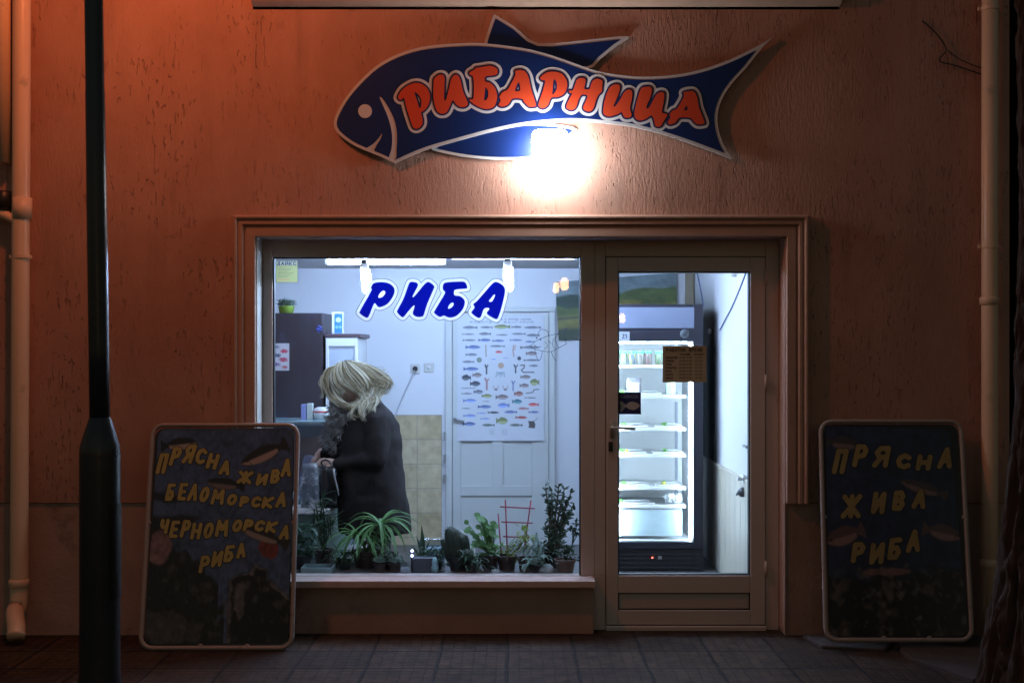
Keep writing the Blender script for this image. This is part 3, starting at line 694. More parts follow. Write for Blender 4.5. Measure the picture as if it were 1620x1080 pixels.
pl = pipe('a', smooth_path(pts[:5], 3) + pts[5:], r, 'cream painted drainpipe running full height at the left end of the wall', None,
     collars=[P(30, 922, y)], brackets=[P(35, 406, y)])
m_ = MB(); m_.lathe(P(35, 330, y), [(r+.001,-.06),(r+.005,-.06),(r+.005,.06),(r+.001,.06)], 20); m_.build('collar', M_pipe, pl, smooth=True)
x2 = P(6, 0, y).x
m_ = MB(); root = empty('drainpipe', (x2, 0, 2.3), 'thinner drainpipe left of the tall cream pipe, bending into it', 'drainpipe')
bz = P(0, 338, y).z
m_.tube([Vector((x2-.008, y, 4.6)), Vector((x2, y, bz+.28))], .040, 18); m_.build('pipe', M_pipe, root, smooth=True)
m_ = MB(); m_.tube(smooth_path([Vector((x2-.35, y-.004, bz+.17)), P(-20, 330, y), P(0, 337, y), P(24, 348, y)], 4), .028, 14); m_.build('branch_pipe', M_pipe, root, smooth=True)
m_ = MB(); m_.lathe(P(5, 318, y), [(.03,-.05),(.052,-.03),(.052,.05),(.042,.055)], 18); m_.build('socket', M_black, root, smooth=True)
xr = P(1566, 0, y).x; r2 = .045
pipe('b', [Vector((xr-.004, y, -.0)), Vector((xr, y, 1)), Vector((xr, y, 2.2)), Vector((xr+.002, y, 4.6))], r2, 'cream drainpipe on the right end of the wall beside the tree', None,
     collars=[P(1565, 476, y), P(1565, 890, y)], brackets=[P(1566, 390, y), P(1566, 14, y)])

# loose wire on the wall
m_ = MB(); m_.tube(smooth_path([P(1459,33,-.012), P(1480,52,-.02), P(1497,78,-.02), P(1486,96,-.03), P(1512,104,-.03), P(1553,118,-.02)], 4), .004, 6)
m_.tube(smooth_path([P(1499,80,-.02), P(1520,95,-.03), P(1552,108,-.02)], 4), .003, 6)
m_.thing('loose_wire', M_black, 'thin dark wire looping over the wall to the right drainpipe', 'wire', P(1497,78,0))

# ================================================================== TREE at the right edge
tx, ty = 2.30, -2.0
tree = empty('tree', (tx, ty, 0), 'dark rough barked tree trunk standing at the right edge of the pavement', 'tree')
zr = [(-.02,.50),(.06,.45),(.16,.415),(.3,.39),(.5,.365),(.8,.325),(1.2,.292),(1.7,.27),(2.2,.245),(2.8,.23),(3.4,.22),(3.9,.215)]
m_ = MB(); rings = []; NS = 220
zs = []
for (z0, r0), (z1, r1) in zip(zr[:-1], zr[1:]):
    n = max(3, int((z1-z0)/.022))
    for k in range(n): zs.append((z0+(z1-z0)*k/n, r0+(r1-r0)*k/n))
zs.append(zr[-1])
for z, r_ in zs:
    ring = []
    for k in range(NS):
        a = 2*math.pi*k/NS; c, s = math.cos(a), math.sin(a)
        v = mnoise.noise(Vector((c*9, s*9, z*2.6 + .7*mnoise.noise(Vector((c*3, s*3, z*3)))))); v2 = mnoise.noise(Vector((c*22, s*22, z*7+7)))
        rid = (1-abs(v)*2.6)*.030 + (1-abs(v2)*2.2)*.013 + mnoise.noise(Vector((c*1.5, s*1.5, z*.8)))*.02
        rr_ = r_ - .02 + rid
        ring.append(Vector((tx + .03*math.sin(z*1.2) + rr_*c, ty + rr_*s, z)))
    rings.append(ring)
m_.rings(rings); m_.build('trunk', M_bark, tree, smooth=True)
def limb(p, d, L, r, depth, mbx):
    pts = [p]; q = Vector(p); d = Vector(d).normalized()
    for k in range(5):
        d = (d + Vector((random.uniform(-.2,.2), random.uniform(-.2,.2), random.uniform(-.02,.2)))).normalized(); q = q + d*L/5; pts.append(q.copy())
    mbx.tube(pts, [r*(1-.12*k) for k in range(6)], 7)
    if depth:
        for k in range(3):
            i = random.randint(2, 5); e = (d + Vector((random.uniform(-.9,.9), random.uniform(-.9,.9), random.uniform(0,.7)))).normalized()
            limb(pts[i], e, L*.7, r*.5, depth-1, mbx)
m_ = MB()
for a in (20, 140, 250): limb((tx, ty, 3.75), (math.cos(R(a))*.8, math.sin(R(a))*.8, 1), 1.6, .11, 3, m_)
m_.build('crown', M_bark, tree, smooth=True)

# ================================================================== ADVERTISING BOARDS
M_boardprint = vcol('board_print', .38)
M_tube = pm('pale_tube_frame', (.33, .27, .24), .4, var=.15, scale=10, dirt=(.2,.15,.12), dscale=12, dth=.6)
M_yel = pm('yellow_film', (.37, .32, .10), .5, var=.3, scale=16, dirt=(.16,.12,.04), dscale=14, dth=.6)
M_ltdark = pm('dark_letter_edge', (.02, .015, .012), .5)
def board(label, BL, BR, TL, TR, art, letters, crop, group, lw, yel):
    """corners are world points of the frame's outer rectangle"""
    root = empty('advertising_board', ((BL+BR)/2), label, 'advertising board', group)
    U = (BR-BL); V = (TL-BL); n = U.cross(V).normalized()
    if n.y > 0: n = -n
    W_, H_ = U.length, V.length; u_ = U/W_; v_ = V/H_
    def at(x, y, off=0): return BL + u_*x + v_*y + n*off       # metres on the board
    rad = .075; t = .0125; pts = []
    def arc(cx, cy, a0): return [(cx + (rad-t)*math.cos(R(a0+15*k)), cy + (rad-t)*math.sin(R(a0+15*k))) for k in range(7)]
    loop = arc(W_-rad, H_-rad, 0) + arc(rad, H_-rad, 90) + arc(rad, rad, 180) + arc(W_-rad, rad, 270)
    loop.append(loop[0])
    m_ = MB(); ring = []
    cl = loop[:-1]; N_ = len(cl)
    for i, (x, y) in enumerate(cl):
        a_, b_ = cl[i-1], cl[(i+1) % N_]; tx_, ty_ = b_[0]-a_[0], b_[1]-a_[1]; l = math.hypot(tx_, ty_); nx_, ny_ = ty_/l, -tx_/l
        ring.append([at(x + nx_*t*math.cos(a), y + ny_*t*math.cos(a), t*math.sin(a)) for a in [2*math.pi*k/10 for k in range(10)]])
    ring.append(ring[0]); m_.rings(ring, cap=False)
    bmesh.ops.remove_doubles(m_.bm, verts=m_.bm.verts[:], dist=1e-5)
    m_.build('frame', M_tube, root, smooth=True)
    # backing plate with rounded corners inside the tube
    ins = .030; rp = .055
    def arc2(cx, cy, a0): return [(cx + rp*math.cos(R(a0+15*k)), cy + rp*math.sin(R(a0+15*k))) for k in range(7)]
    lp_ = arc2(W_-ins-rp, H_-ins-rp, 0) + arc2(ins+rp, H_-ins-rp, 90) + arc2(ins+rp, ins+rp, 180) + arc2(W_-ins-rp, ins+rp, 270)
    m_ = MB(); m_.prism([at(x, y, .001) for x, y in lp_], -n*.006); back = m_.build('panel', M_black, root)
    # clips
    for x, y in ((t*1.6, H_*.55), (W_-t*1.6, H_*.55), (W_*.4, t*1.6), (W_*.7, t*1.6), (W_*.55, H_-t*1.6)):
        m_ = MB(); m_.ell(at(x, y, .002), (.016,.006,.016), 8, 6); m_.build('clip', M_tube, root, smooth=True)
    # printed face: cells outside the rounded outline are dropped
    nx, ny = 200, 290
    X, Y = np.meshgrid(np.linspace(0, 1, nx), np.linspace(0, 1, ny))
    C = art(X, Y)
    ax, ay = ins+.004, ins+.004
    o = print_sheet('print', C, lambda a, b: at(ax + a*(W_-2*ax), ay + (1-b)*(H_-2*ay), .003), M_boardprint, root)
    bm = bmesh.new(); bm.from_mesh(o.data); dead = []
    rl = root_loc(root)
    for f in bm.faces:
        c = f.calc_center_median() + rl - BL; x, y = c.dot(u_), c.dot(v_)
        dx = max(ins+rp - x, x - (W_-ins-rp), 0); dy = max(ins+rp - y, y - (H_-ins-rp), 0)
        if math.hypot(dx, dy) > rp - .004: dead.append(f)
    bmesh.ops.delete(bm, geom=dead, context='FACES'); bm.to_mesh(o.data); bm.free()
    # letters (photo crop coordinates -> board metres)
    x0c, y0c, sc = crop
    bl, br, tl, tr, yt, yb = lw
    def mpx(px, py):
        vv = (yb - py) / (yb - yt); xl = bl + (tl-bl)*vv; xr_ = br + (tr-br)*vv
        return (px - xl) / (xr_ - xl) * W_, vv * H_
    hh = .9; gx, gy = grid(bl-6, yt, br+8, yb, hh); d = np.full(gx.shape, 1e9)
    for (ch, u, v, w2, h2, sl, ro, rr) in letters:
        px, py = x0c + u*sc, y0c + v*sc
        m = (np.abs(gx-px) < 26) & (np.abs(gy-py) < 34)
        ii = np.nonzero(m); ys, ye, xs_, xe = ii[0].min(), ii[0].max()+1, ii[1].min(), ii[1].max()+1
        sub = glyph_sdf(ch, gx[ys:ye, xs_:xe], gy[ys:ye, xs_:xe], px, py, w2*sc, h2*sc, rr*sc*1.28, sl, ro)
        k = len(root.children) % 7
        X0, Y0 = gx[ys, xs_], gy[ys, xs_]
        e1 = sheet('letter', sub, X0, Y0, hh, 1.1, lambda a, b: at(*mpx(a, b), .0040 + k*.00012), M_ltdark, root)
        sheet('letter_fill', sub, X0, Y0, hh, 0, lambda a, b: at(*mpx(a, b), .0054 + k*.00012), yel, e1)
    return root
def nz(X, Y, s, o=0):
    rs = np.random.RandomState(11+o); v = np.zeros(X.shape)
    for k in range(4):
        f = s * 2**k; a = rs.rand(6)*6.28; dxy = rs.randn(6, 2)
        for j in range(6): v += np.sin(f*(X*dxy[j,0] + Y*dxy[j,1]*1.4) + a[j] + 2*np.sin(f*.6*(X*dxy[j,1]-Y*dxy[j,0])+a[j])) / (6*1.6**k)
    return v
def art_left(X, Y):
    C = np.zeros(X.shape + (3,)) + np.array((.050, .088, .185))
    C = C * (1 + .25*nz(X, Y, 3)[..., None])
    C = paint(C, (np.abs(Y-.315-.02*np.sin(9*X))-.02) + np.maximum(0, X-.16)*.3, (.012,.014,.02), .02)
    C = paint(C, (np.abs(Y-.43-.02*np.sin(7*X+1))-.035) + np.maximum(0, X-.22)*.25, (.014,.015,.022), .02)
    rock = (.60 - Y) + np.where(X < .5, (X-.28)*.55, .25) + .07*nz(X, Y, 8, 1)
    C = paint(C, np.where(X < .55, rock, 1), (.012,.013,.016), .03)
    C = paint(C, np.hypot((X-.07)/.085, (Y-.56)/.075)-1 + .35*nz(X, Y, 12, 2), (.20,.13,.14), .2)
    C = paint(C, np.hypot((X-.12)/.24, (Y-.93)/.07)-1 + .8*nz(X, Y, 14, 3), (.05,.05,.055), .3)
    slab_ = np.maximum((.64 - Y) + .55*np.abs(X-.76) + .05*nz(X, Y, 7, 4), .57 - X + .0*Y)
    C = paint(C, slab_, (.008,.008,.010), .02)
    C = paint(C, np.abs(slab_ + .012) - .009 + .02*nz(X, Y, 16, 5), (.11,.11,.13), .012)
    C = paint(C, np.hypot((X-.84)/.06, (Y-.565)/.04)-1 + .5*nz(X, Y, 15, 6), (.17,.035,.03), .3)
    C = paint(C, np.hypot((X-.66)/.035, (Y-.80)/.075)-1 + .7*nz(X, Y, 14, 7), (.10,.10,.11), .3)
    g_ = np.clip((Y-.5)*6, 0, 1) * np.clip(nz(X, Y, 26, 21)*1.6-.35, 0, 1); C = C*(1-.55*g_[..., None]) + .55*g_[..., None]*np.array((.10,.10,.115))
    C = C * np.clip(1 + .45*nz(X, Y, 34, 22), .3, 2)[..., None]
    C = fish_paint(C, X, Y*1.5, .17, .075*1.5, .26, .09, (.014,.014,.018), (.32,.28,.26), -.12, 1, .012)
    C = fish_paint(C, X, Y*1.5, .79, .12*1.5, .36, .11, (.02,.02,.022), (.36,.29,.27), -.42, -1, .012)
    C = fish_paint(C, X, Y*1.5, .52, .265*1.5, .28, .085, (.014,.014,.018), (.16,.14,.14), .12, -1, .012)
    C = fish_paint(C, X, Y*1.5, .80, .505*1.5, .40, .09, (.025,.025,.03), (.26,.22,.21), .35, -1, .012)
    return C
def art_right(X, Y):
    C = np.zeros(X.shape + (3,)) + np.array((.018, .026, .060))
    C = C * (1 + .3*nz(X, Y, 3, 8)[..., None])
    C = paint(C, (.71 - Y) + .05*nz(X, Y, 7, 9), (.012,.012,.012), .04)
    C = paint(C, .55 - nz(X, Y, 22, 10) + np.maximum(0, .70-Y)*12, (.09,.08,.075), .5)
    C = paint(C, np.hypot((X-.42)/.17, (Y-.705)/.018)-1 + .4*nz(X, Y, 14, 3), (.16,.09,.08), .3)
    g_ = np.clip((Y-.66)*8, 0, 1) * np.clip(nz(X, Y, 20, 23)*1.8-.3, 0, 1); C = C*(1-.6*g_[..., None]) + .6*g_[..., None]*np.array((.13,.105,.095))
    C = C * np.clip(1 + .4*nz(X, Y, 34, 24), .3, 2)[..., None]
    C = fish_paint(C, X, Y*1.5, .13, .09*1.5, .25, .10, (.05,.04,.04), (.16,.11,.10), .08, 1, .012)
    C = fish_paint(C, X, Y*1.5, .73, .31*1.5, .36, .085, (.06,.045,.045), (.18,.12,.11), .30, -1, .012)
    C = fish_paint(C, X, Y*1.5, .13, .535*1.5, .30, .13, (.10,.06,.06), (.24,.14,.13), -.3, -1, .012)
    C = fish_paint(C, X, Y*1.5, .85, .52*1.5, .30, .11, (.09,.06,.06), (.22,.14,.13), .2, 1, .012)
    return C
Lt = lambda s, arr, rr: [(c, u, v, w_, h_, sl, ro, rr) for c, (u, v, w_, h_, sl, ro) in zip(s, arr)]
q2 = lambda u, v, x0, y0, s, X0, Y0, S_: ((x0+u*s-X0)/S_, (y0+v*s-Y0)/S_)
SL = .1852
L1 = Lt('ПРЯСНА', [(200,405,48,150,.3,-.05),(315,340,50,135,.3,0),(430,320,55,140,.25,.08),(530,340,58,115,.15,.12),(630,385,60,110,.15,.15),(735,440,62,100,.1,.1)], 13)
L1 += Lt('ЖИВА', [(905,525,95,85,.2,.05),(1050,545,62,78,.25,0),(1165,515,52,92,.3,-.15),(1258,440,58,130,.2,-.1)], 12)
L1 += Lt('БЕЛОМОРСКА', [(270,655,42,122,.22,0),(375,650,42,122,.2,0),(465,655,55,125,.2,.03),(560,675,48,108,.25,.05),(675,695,80,108,.15,.05),(795,720,56,72,.3,0),(900,735,50,68,.2,.02),(1000,740,56,72,.25,0),(1100,745,65,75,.25,0),(1215,720,62,105,.2,-.05)], 12)
L1 += Lt('ЧЕРНОМОРСКА', [(215,950,44,100,.2,.02),(305,975,44,118,.2,0),(400,970,46,122,.25,0),(490,990,54,115,.2,0),(595,985,52,112,.25,0),(710,965,78,120,.15,0),(840,945,52,80,.3,0),(935,940,50,76,.25,.03),(1030,945,54,72,.3,.02),(1132,955,64,74,.25,.05),(1245,1000,56,98,.15,.05)], 12)
def up(u, v): return ((200+u*.3704-220)/SL, (640+v*.3704-660)/SL)
L1 += Lt('РИБА', [(*up(335,690),55,115,.3,-.1),(*up(388,668),58,105,.3,-.1),(*up(440,645),52,110,.3,-.1),(*up(490,632),52,100,.2,-.15)], 12)
BL = Vector(((218-810)/F*6.65, -.35, .0)); BR = Vector(((465-810)/F*6.65, -.35, .0)); TL = Vector(((238-810)/F*6.925, -.072, 1.20)); TR = TL + (BR-BL)
board('dark blue advertising board with four lines of yellow lettering leaning left of the window', BL, BR, TL, TR, art_left, L1, (220, 660, SL), None, (218, 465, 238, 475, 668, 1029), M_yel)
L2 = Lt('ПРЯСНА', [(215,390,66,180,.22,0),(390,340,72,160,.22,0),(570,350,92,150,.2,0),(760,390,86,100,.1,0),(935,400,86,100,.2,0),(1120,360,84,145,.2,-.05)], 17)
L2 += Lt('ЖИВА', [(310,780,130,165,.12,-.03),(545,750,72,150,.15,0),(720,730,66,132,.2,-.05),(895,715,76,132,.15,0)], 17)
def up2(u, v): return ((1270+u*.3704-1290)/SL, (640+v*.3704-660)/SL)
L2 += Lt('РИБА', [(*up2(238,640),70,130,.25,-.1),(*up2(318,645),80,140,.2,-.08),(*up2(395,625),70,140,.25,-.1),(*up2(475,592),80,150,.2,-.1)], 17)
zb_ = .045
BL = Vector(((1303-810)/F*6.64, -.36, zb_)); BR = Vector(((1542-810)/F*6.64, -.36, zb_)); TL = Vector(((1295-810)/F*6.93, -.062, 1.6-108/F*6.93)); TR = TL + (BR-BL)
board('darker advertising board with three words in yellow lettering leaning right of the door', BL, BR, TL, TR, art_right, L2, (1290, 660, SL), None, (1303, 1542, 1295, 1526, 663, 1016), pm('shaded_yellow_film', (.27, .20, .07), .6, var=.35, scale=14))  # same yellow film, its colour darkened for the weaker light on this board

# ================================================================== THINGS ON THE GLASS
yo = YG - .002
M_vblue = pm('blue_vinyl', (.003, .010, .42), .4, var=.03, trans=.6, spec=.3)
M_vwhite = pm('white_vinyl', (.82, .82, .85), .5, var=.02, trans=.5, spec=.3)
M_vline = pm('dark_vinyl', (.01, .012, .09), .5)
sW = 250/1620
W_ = lambda pts: [(560 + u*sW, 430 + v*sW) for u, v in pts]
WL = [
 (W_([(180,150),(200,118),(270,105),(350,115),(400,150),(417,195),(395,260),(340,330),(265,362),(235,345),(213,320),(190,360),(150,455),(120,467),(60,425),(65,395),(130,280),(183,185),(173,165)]), W_([(300,190),(322,205),(315,230),(285,260),(248,263),(265,220)])),
 (W_([(560,130),(585,103),(640,110),(656,138),(630,190),(600,250),(610,258),(650,215),(720,130),(765,103),(820,145),(815,180),(750,330),(715,440),(690,460),(640,460),(603,430),(615,380),(622,345),(605,350),(560,400),(515,455),(490,462),(443,415),(450,385),(510,270)]), None),
 (W_([(915,130),(950,108),(1060,100),(1135,105),(1162,160),(1140,172),(1050,180),(1028,195),(1030,240),(1085,248),(1125,280),(1137,320),(1110,390),(1050,450),(985,468),(940,455),(920,445),(880,462),(823,420),(830,395),(880,310),(925,235),(935,205),(912,180)]), W_([(1005,315),(1024,325),(1015,350),(990,372),(963,376),(975,340)])),
 (W_([(1410,130),(1450,103),(1500,120),(1542,160),(1545,230),(1510,370),(1475,470),(1445,481),(1375,440),(1363,415),(1390,375),(1340,372),(1315,420),(1300,460),(1270,470),(1208,425),(1210,400),(1237,365),(1223,330),(1260,300),(1330,220)]), W_([(1440,230),(1447,245),(1415,302),(1383,302),(1400,275)])),
]
h_ = .8; X, Y = grid(552, 430, 812, 520, h_); each = []
for outer, hole in WL:
    so = smooth_poly(outer, 3); dd = sd_poly(X, Y, so)
    if hole is not None: dd = np.maximum(dd, -sd_poly(X, Y, smooth_poly(hole, 3)))
    each.append(dd)
wl = empty('window_lettering', P(680, 506, yo), 'blue lettering with white outline stuck on the display window glass', 'lettering')
for i, DL in enumerate(each):
    oth = np.min([e_ for j, e_ in enumerate(each) if j != i], axis=0)
    lt_ = sheet('letter', DL, 552, 430, h_, .1, smp(yo-.0012), M_vblue, wl)
    sheet('letter_border', np.maximum(DL - 4.9, DL - oth), 552, 430, h_, 0, smp(yo), M_vwhite, lt_)
    sheet('letter_edge', np.maximum(np.abs(DL-5.3)-.45, DL - oth - .2), 552, 430, h_, 0, smp(yo-.0006), M_vline, lt_)

# thin line drawing of a fish on the pane
fl = [[(838,548),(850,538),(868,531),(884,527),(897,519)], [(838,548),(846,552),(858,555),(872,556),(884,550),(896,544)], [(897,519),(893,530),(896,544)], [(846,552),(848,562),(852,571)], [(858,555),(856,566),(852,571)],
      [(872,556),(876,566),(880,570)], [(876,535),(874,545),(878,552)], [(884,527),(878,536),(884,550)], [(850,530),(856,521),(866,524),(868,531)], [(845,545),(850,549),(856,548)], [(862,540),(866,546),(862,552)], [(868,538),(872,544)]]
X, Y = grid(832, 514, 902, 576, .5); d = np.full(X.shape, 1e9)
for s_ in fl: d = np.minimum(d, sd_stroke(X, Y, [tuple(v.xy) for v in smooth_path([(a, b, 0) for a, b in s_], 3)], .38))
for e_ in ((849,534,2.6),(855,537,2.4)): d = np.minimum(d, np.hypot(X-e_[0], Y-e_[1])-e_[2]*.55)
m_ = MB(); contour(m_, d, 832, 514, .5, 0, smp(yo)); m_.thing('fish_decal', M_vline, 'thin blue line drawing of a fish on the display window', 'decal', P(866, 570, yo))

def printed(name, C, x0, y0, x1, y1, y, mat, label, cat, group=None, th=.0012, skew=0):
    """flat printed sheet with a backing of real thickness"""
    base = P((x0+x1)/2, y1, y)
    o = empty(name, base, label, cat, group)
    print_sheet('print', C, lambda a, b: P(x0 + a*(x1-x0), y0 + b*(y1-y0) + skew*(a-.5), y), mat, o)
    m_ = MB(); pts = [P(x0, y0-skew/2, y+.0004), P(x1, y0+skew/2, y+.0004), P(x1, y1+skew/2, y+.0004), P(x0, y1-skew/2, y+.0004)]
    if mat is not M_thin: m_.prism(pts, (0, th, 0)); m_.build('backing', M_paper, o)
    return o
M_paper = pm('paper', (.5, .48, .42), .8)
M_print = vcol('matt_print', .55); M_thin = vcol('thin_paper_print', .55, 0, .75); M_poster = vcol('poster_print', .5, .25); M_canvas = vcol('oil_canvas', .55, .1)
def canvas(nx, ny, col):
    X, Y = np.meshgrid(np.linspace(0, nx, nx), np.linspace(0, ny, ny)); return X, Y, np.zeros(X.shape + (3,)) + np.array(col)
# yellow notice top left of the window: ДАЙКС
X, Y, C = canvas(132, 140, (.42, .44, .20))
C = paint(C, Y-30, (.50,.50,.33), 2)
C = paint(C, text_sdf('ДАЙКС', X, Y, 6, 8, 120, 20, 3.0), (.05,.06,.14), 2)
for k in range(8):
    C = paint(C, sd_stroke(X, Y, [(12, 42+k*9), (60+((k*37) % 50), 42+k*9)], 1.2), (.16,.17,.10), 1.5)
C = paint(C, sd_stroke(X, Y, [(14,122),(80,122)], 3.5), (.55,.32,.16), 2)
C = paint(C, np.minimum(np.minimum(X-2, 130-X), np.minimum(Y-2, 138-Y)) - 1, (.18,.2,.14), 2)
printed('notice', C, 436, 412.5, 471, 447, yo, M_thin, 'small yellow printed notice in the top left corner of the window', 'notice')
# opening hours sheet on the door glass
ydo = YD - .002
X, Y, C = canvas(180, 150, (.44, .37, .25))
C = paint(C, text_sdf('РАБОТНО ВРЕМЕ', X, Y, 14, 10, 152, 13, 1.8), (.05,.04,.02), 1.5)
C = paint(C, text_sdf('ЧАСОВЕ', X, Y, 70, 32, 46, 6, 1.3), (.06,.04,.03), 1.5)
C = paint(C, text_sdf('ПОЧИВКА', X, Y, 128, 32, 44, 6, 1.0), (.08,.06,.03), 1.5)
for k, wd in enumerate(('ПОНЕДЕЛНИК', 'ВТОРНИК', 'СРЯДА', 'ЧЕТВЪРТЪК', 'ПЕТЪК', 'СЪБОТА', 'НЕДЕЛЯ')):
    C = paint(C, text_sdf(wd, X, Y, 12, 45+k*14, 5.0*len(wd), 7, 1.1), (.07,.05,.03), 1.5)
    C = paint(C, text_sdf('09:00-19:00' if k < 6 else '09:00-12:00', X, Y, 68, 45+k*14, 52, 6, .9), (.09,.06,.04), 1.5)
    C = paint(C, text_sdf('12:00-12:00'[0:5], X, Y, 132, 45+k*14, 30, 6, .9), (.09,.06,.04), 1.5)
printed('opening_hours_sheet', C, 1048.5, 547, 1117.5, 604.5, ydo, M_print, 'brown printed opening hours sheet taped inside the door glass', 'notice', skew=0)
# blue sticker with a white fish
X, Y, C = canvas(140, 142, (.008, .012, .10))
C = paint(C, text_sdf('САМОСЕБ', X, Y, 12, 18, 112, 18, 2.2), (.22,.23,.42), 2)
C = paint(C, sd_poly(X, Y, smooth_poly([(8,62),(22,58),(46,80),(62,66),(90,60),(118,70),(132,86),(118,104),(92,114),(62,106),(46,94),(36,106),(20,126),(10,120),(14,92)], 3)), (.46,.42,.40), 2)
printed('sticker', C, 978.5, 620.5, 1014, 655, ydo, M_print, 'square dark blue sticker with a pale fish on the door glass', 'sticker')
m_ = MB(); p = P(1083, 528, YD+.004)
m_.tube([p, p+Vector((0,.012,0))], [.026,.014], 20); m_.tube([p+Vector((0,.012,0)), p+Vector((0,.028,0))], .007, 10); m_.thing('suction_hook', pm('clear_plastic', (.6,.65,.7), .15, trans=.3), 'round clear suction hook on the door glass', 'hook', p+Vector((0,0,-.026)), smooth=True)

# ================================================================== LIGHTS IN THE SHOP
COOL = (.40, .60, 1.0)
M_tubeglow = em('fluorescent_glow', COOL, SHOP_E)
M_cfl = em('cfl_glow', (.56, .74, 1.0), 170)
def fluo(px0, px1, y, z, label):
    xa, xb = P(px0, 0, y).x, P(px1, 0, y).x
    o = empty('fluorescent_light', ((xa+xb)/2, y, z), label, 'ceiling light', 'fluorescent lights on the shop ceiling')
    m_ = MB(); m_.box((xa-.03, y-.03, z+.030), (xb+.03, y+.03, 2.274), .004)
    for x in (xa-.028, xb+.006): m_.box((x, y-.018, z-.026), (x+.022, y+.026, z+.0295), .002)
    m_.build('fixture', M_white, o)
    m_ = MB(); m_.tube([(xa-.005, y, z), (xb+.005, y, z)], .024, 14); m_.build('tube', M_tubeglow, o, smooth=True)
fluo(521, 699, 1.75, 2.231, 'bright fluorescent tube on the ceiling above the lettering on the window')
fluo(718, 905, 1.31, 2.236, 'fluorescent tube right of the first, half hidden by the window frame')
xd_ = .66  # tube out of view, placed and tuned to light the right wall
o = empty('fluorescent_light', (xd_, 1.3, 2.236), 'unseen fluorescent tube on the ceiling inside the glazed shop door', 'ceiling light', 'fluorescent lights on the shop ceiling')
m_ = MB(); m_.box((xd_-.03, .70, 2.266), (xd_+.03, 1.90, 2.274), .003)
for y_ in (.705, 1.873): m_.box((xd_-.026, y_, 2.21), (xd_+.026, y_+.022, 2.2655), .002)
m_.build('fixture', M_white, o)
m_ = MB(); m_.tube([(xd_, .728, 2.236), (xd_, 1.872, 2.236)], .024, 14); m_.build('tube', em('unseen_tube_glow', (.50, .68, 1.0), SHOP_E*.5), o, smooth=True)
def hang_bulb(px, pyt, pyb, y, tilt, label):
    t_, b_ = P(px, pyt, y), P(px+tilt, pyb, y)
    o = empty('hanging_bulb', (t_.x, y, b_.z), label, 'light bulb', 'bulbs hanging behind the window')
    m_ = MB(); m_.tube([(t_.x, y, 2.274), t_], .004, 6); m_.build('cord', M_black, o)
    d = b_ - t_; a = t_ + d*.30
    m_ = MB(); m_.tube([t_, t_+d*.12], [.017,.021], 14); m_.build('socket', M_black, o, smooth=True)
    m_ = MB(); m_.tube([t_+d*.121, a], [.024,.027], 14); m_.build('ballast', M_white, o, smooth=True)
    m_ = MB()
    for k in range(3):
        a0 = 2*math.pi*k/3; off = Vector((.021*math.cos(a0), .021*math.sin(a0), 0))
        m_.tube([a+off*.8, a+off+d*.35, a+off+d*.62, a+off*.3+d*.68], .014, 8)
    m_.build('bulb', M_cfl, o, smooth=True)
hang_bulb(803, 407, 460, .62, 0, 'glowing bulb on a dark socket hanging beside the last window letter')
hang_bulb(575, 411, 463, .62, 6, 'glowing slanted bulb hanging at the first window letter')

# ================================================================== FISH POSTER on the back door
nxp, nyp = 300, 432
X, Y = np.meshgrid(np.linspace(0, 140, nxp), np.linspace(0, 200, nyp)); C = np.zeros(X.shape + (3,)) + np.array((.66, .68, .72))
G_, B__, Bl, Rd, Br, Ol, Dk, Tl = (.17,.19,.23), (.12,.17,.36), (.22,.30,.60), (.65,.12,.12), (.24,.19,.19), (.25,.28,.12), (.05,.06,.08), (.08,.22,.26)
fs = []
def a1(u, v, L, H, col, fl=1): fs.append((u*.1018 - 3.5, v*.1018 - 7.5, L*.1018, H*.1018, col, fl))
def a2(u, v, L, H, col, fl=1): fs.append((u*.1018 - 3.5, v*.1018 + 92.5, L*.1018, H*.1018, col, fl))
for q_ in ((235,262,235,45,G_,-1),(500,260,200,34,G_,-1),(750,250,260,66,Ol,-1),(980,255,165,36,G_,1),(1230,262,270,38,G_,-1),(210,368,200,22,G_,1),(475,362,190,44,G_,-1),(750,378,180,24,G_,1),(1010,362,220,30,G_,-1),(1240,385,210,44,G_,-1),
  (225,462,210,30,G_,1),(470,460,200,44,B__,1),(690,470,190,34,B__,1),(970,460,200,26,B__,1),(1190,485,150,28,B__,-1),(285,570,240,56,B__,1),(670,555,240,30,G_,-1),(1190,575,310,48,G_,1),(260,688,190,40,G_,1),(1215,668,180,64,Br,1),(210,800,190,36,G_,-1),(255,912,240,56,B__,1),
  (1215,775,250,32,G_,1),(1250,862,140,36,G_,1),(695,645,110,40,Rd,-1),(615,760,80,16,Bl,1),(810,740,80,12,Bl,1)): a1(*q_)
for q_ in ((180,65,150,90,Dk,-1),(350,25,150,70,Br,1),(320,160,165,80,Dk,1),(1120,55,165,62,Br,1),(1265,138,150,104,Ol,-1),(1100,190,150,62,Br,1),(370,288,150,62,G_,1),(505,352,165,60,Ol,1),(745,370,205,76,Br,1),(1010,318,145,76,(.30,.14,.12),1),
  (190,316,170,24,G_,1),(235,425,210,52,Bl,1),(985,440,160,70,Tl,1),(770,500,185,70,Bl,-1),(1245,487,165,52,Rd,-1),(470,522,210,50,B__,1),(180,548,140,16,G_,1),(1085,550,165,36,(.40,.16,.16),-1),(610,612,180,34,Dk,1),(885,605,200,44,B__,-1),(1250,606,160,34,B__,1),(425,625,150,20,Bl,1),
  (235,663,205,42,Bl,1),(480,710,150,24,Bl,1),(1050,690,185,42,(.40,.08,.08),1),(225,790,205,60,B__,1),(530,810,200,38,(.12,.16,.14),-1),(745,742,185,106,Ol,1),(970,810,200,40,(.12,.14,.12),-1),(1200,382,190,20,G_,1),(490,438,120,10,G_,1)): a2(*q_)
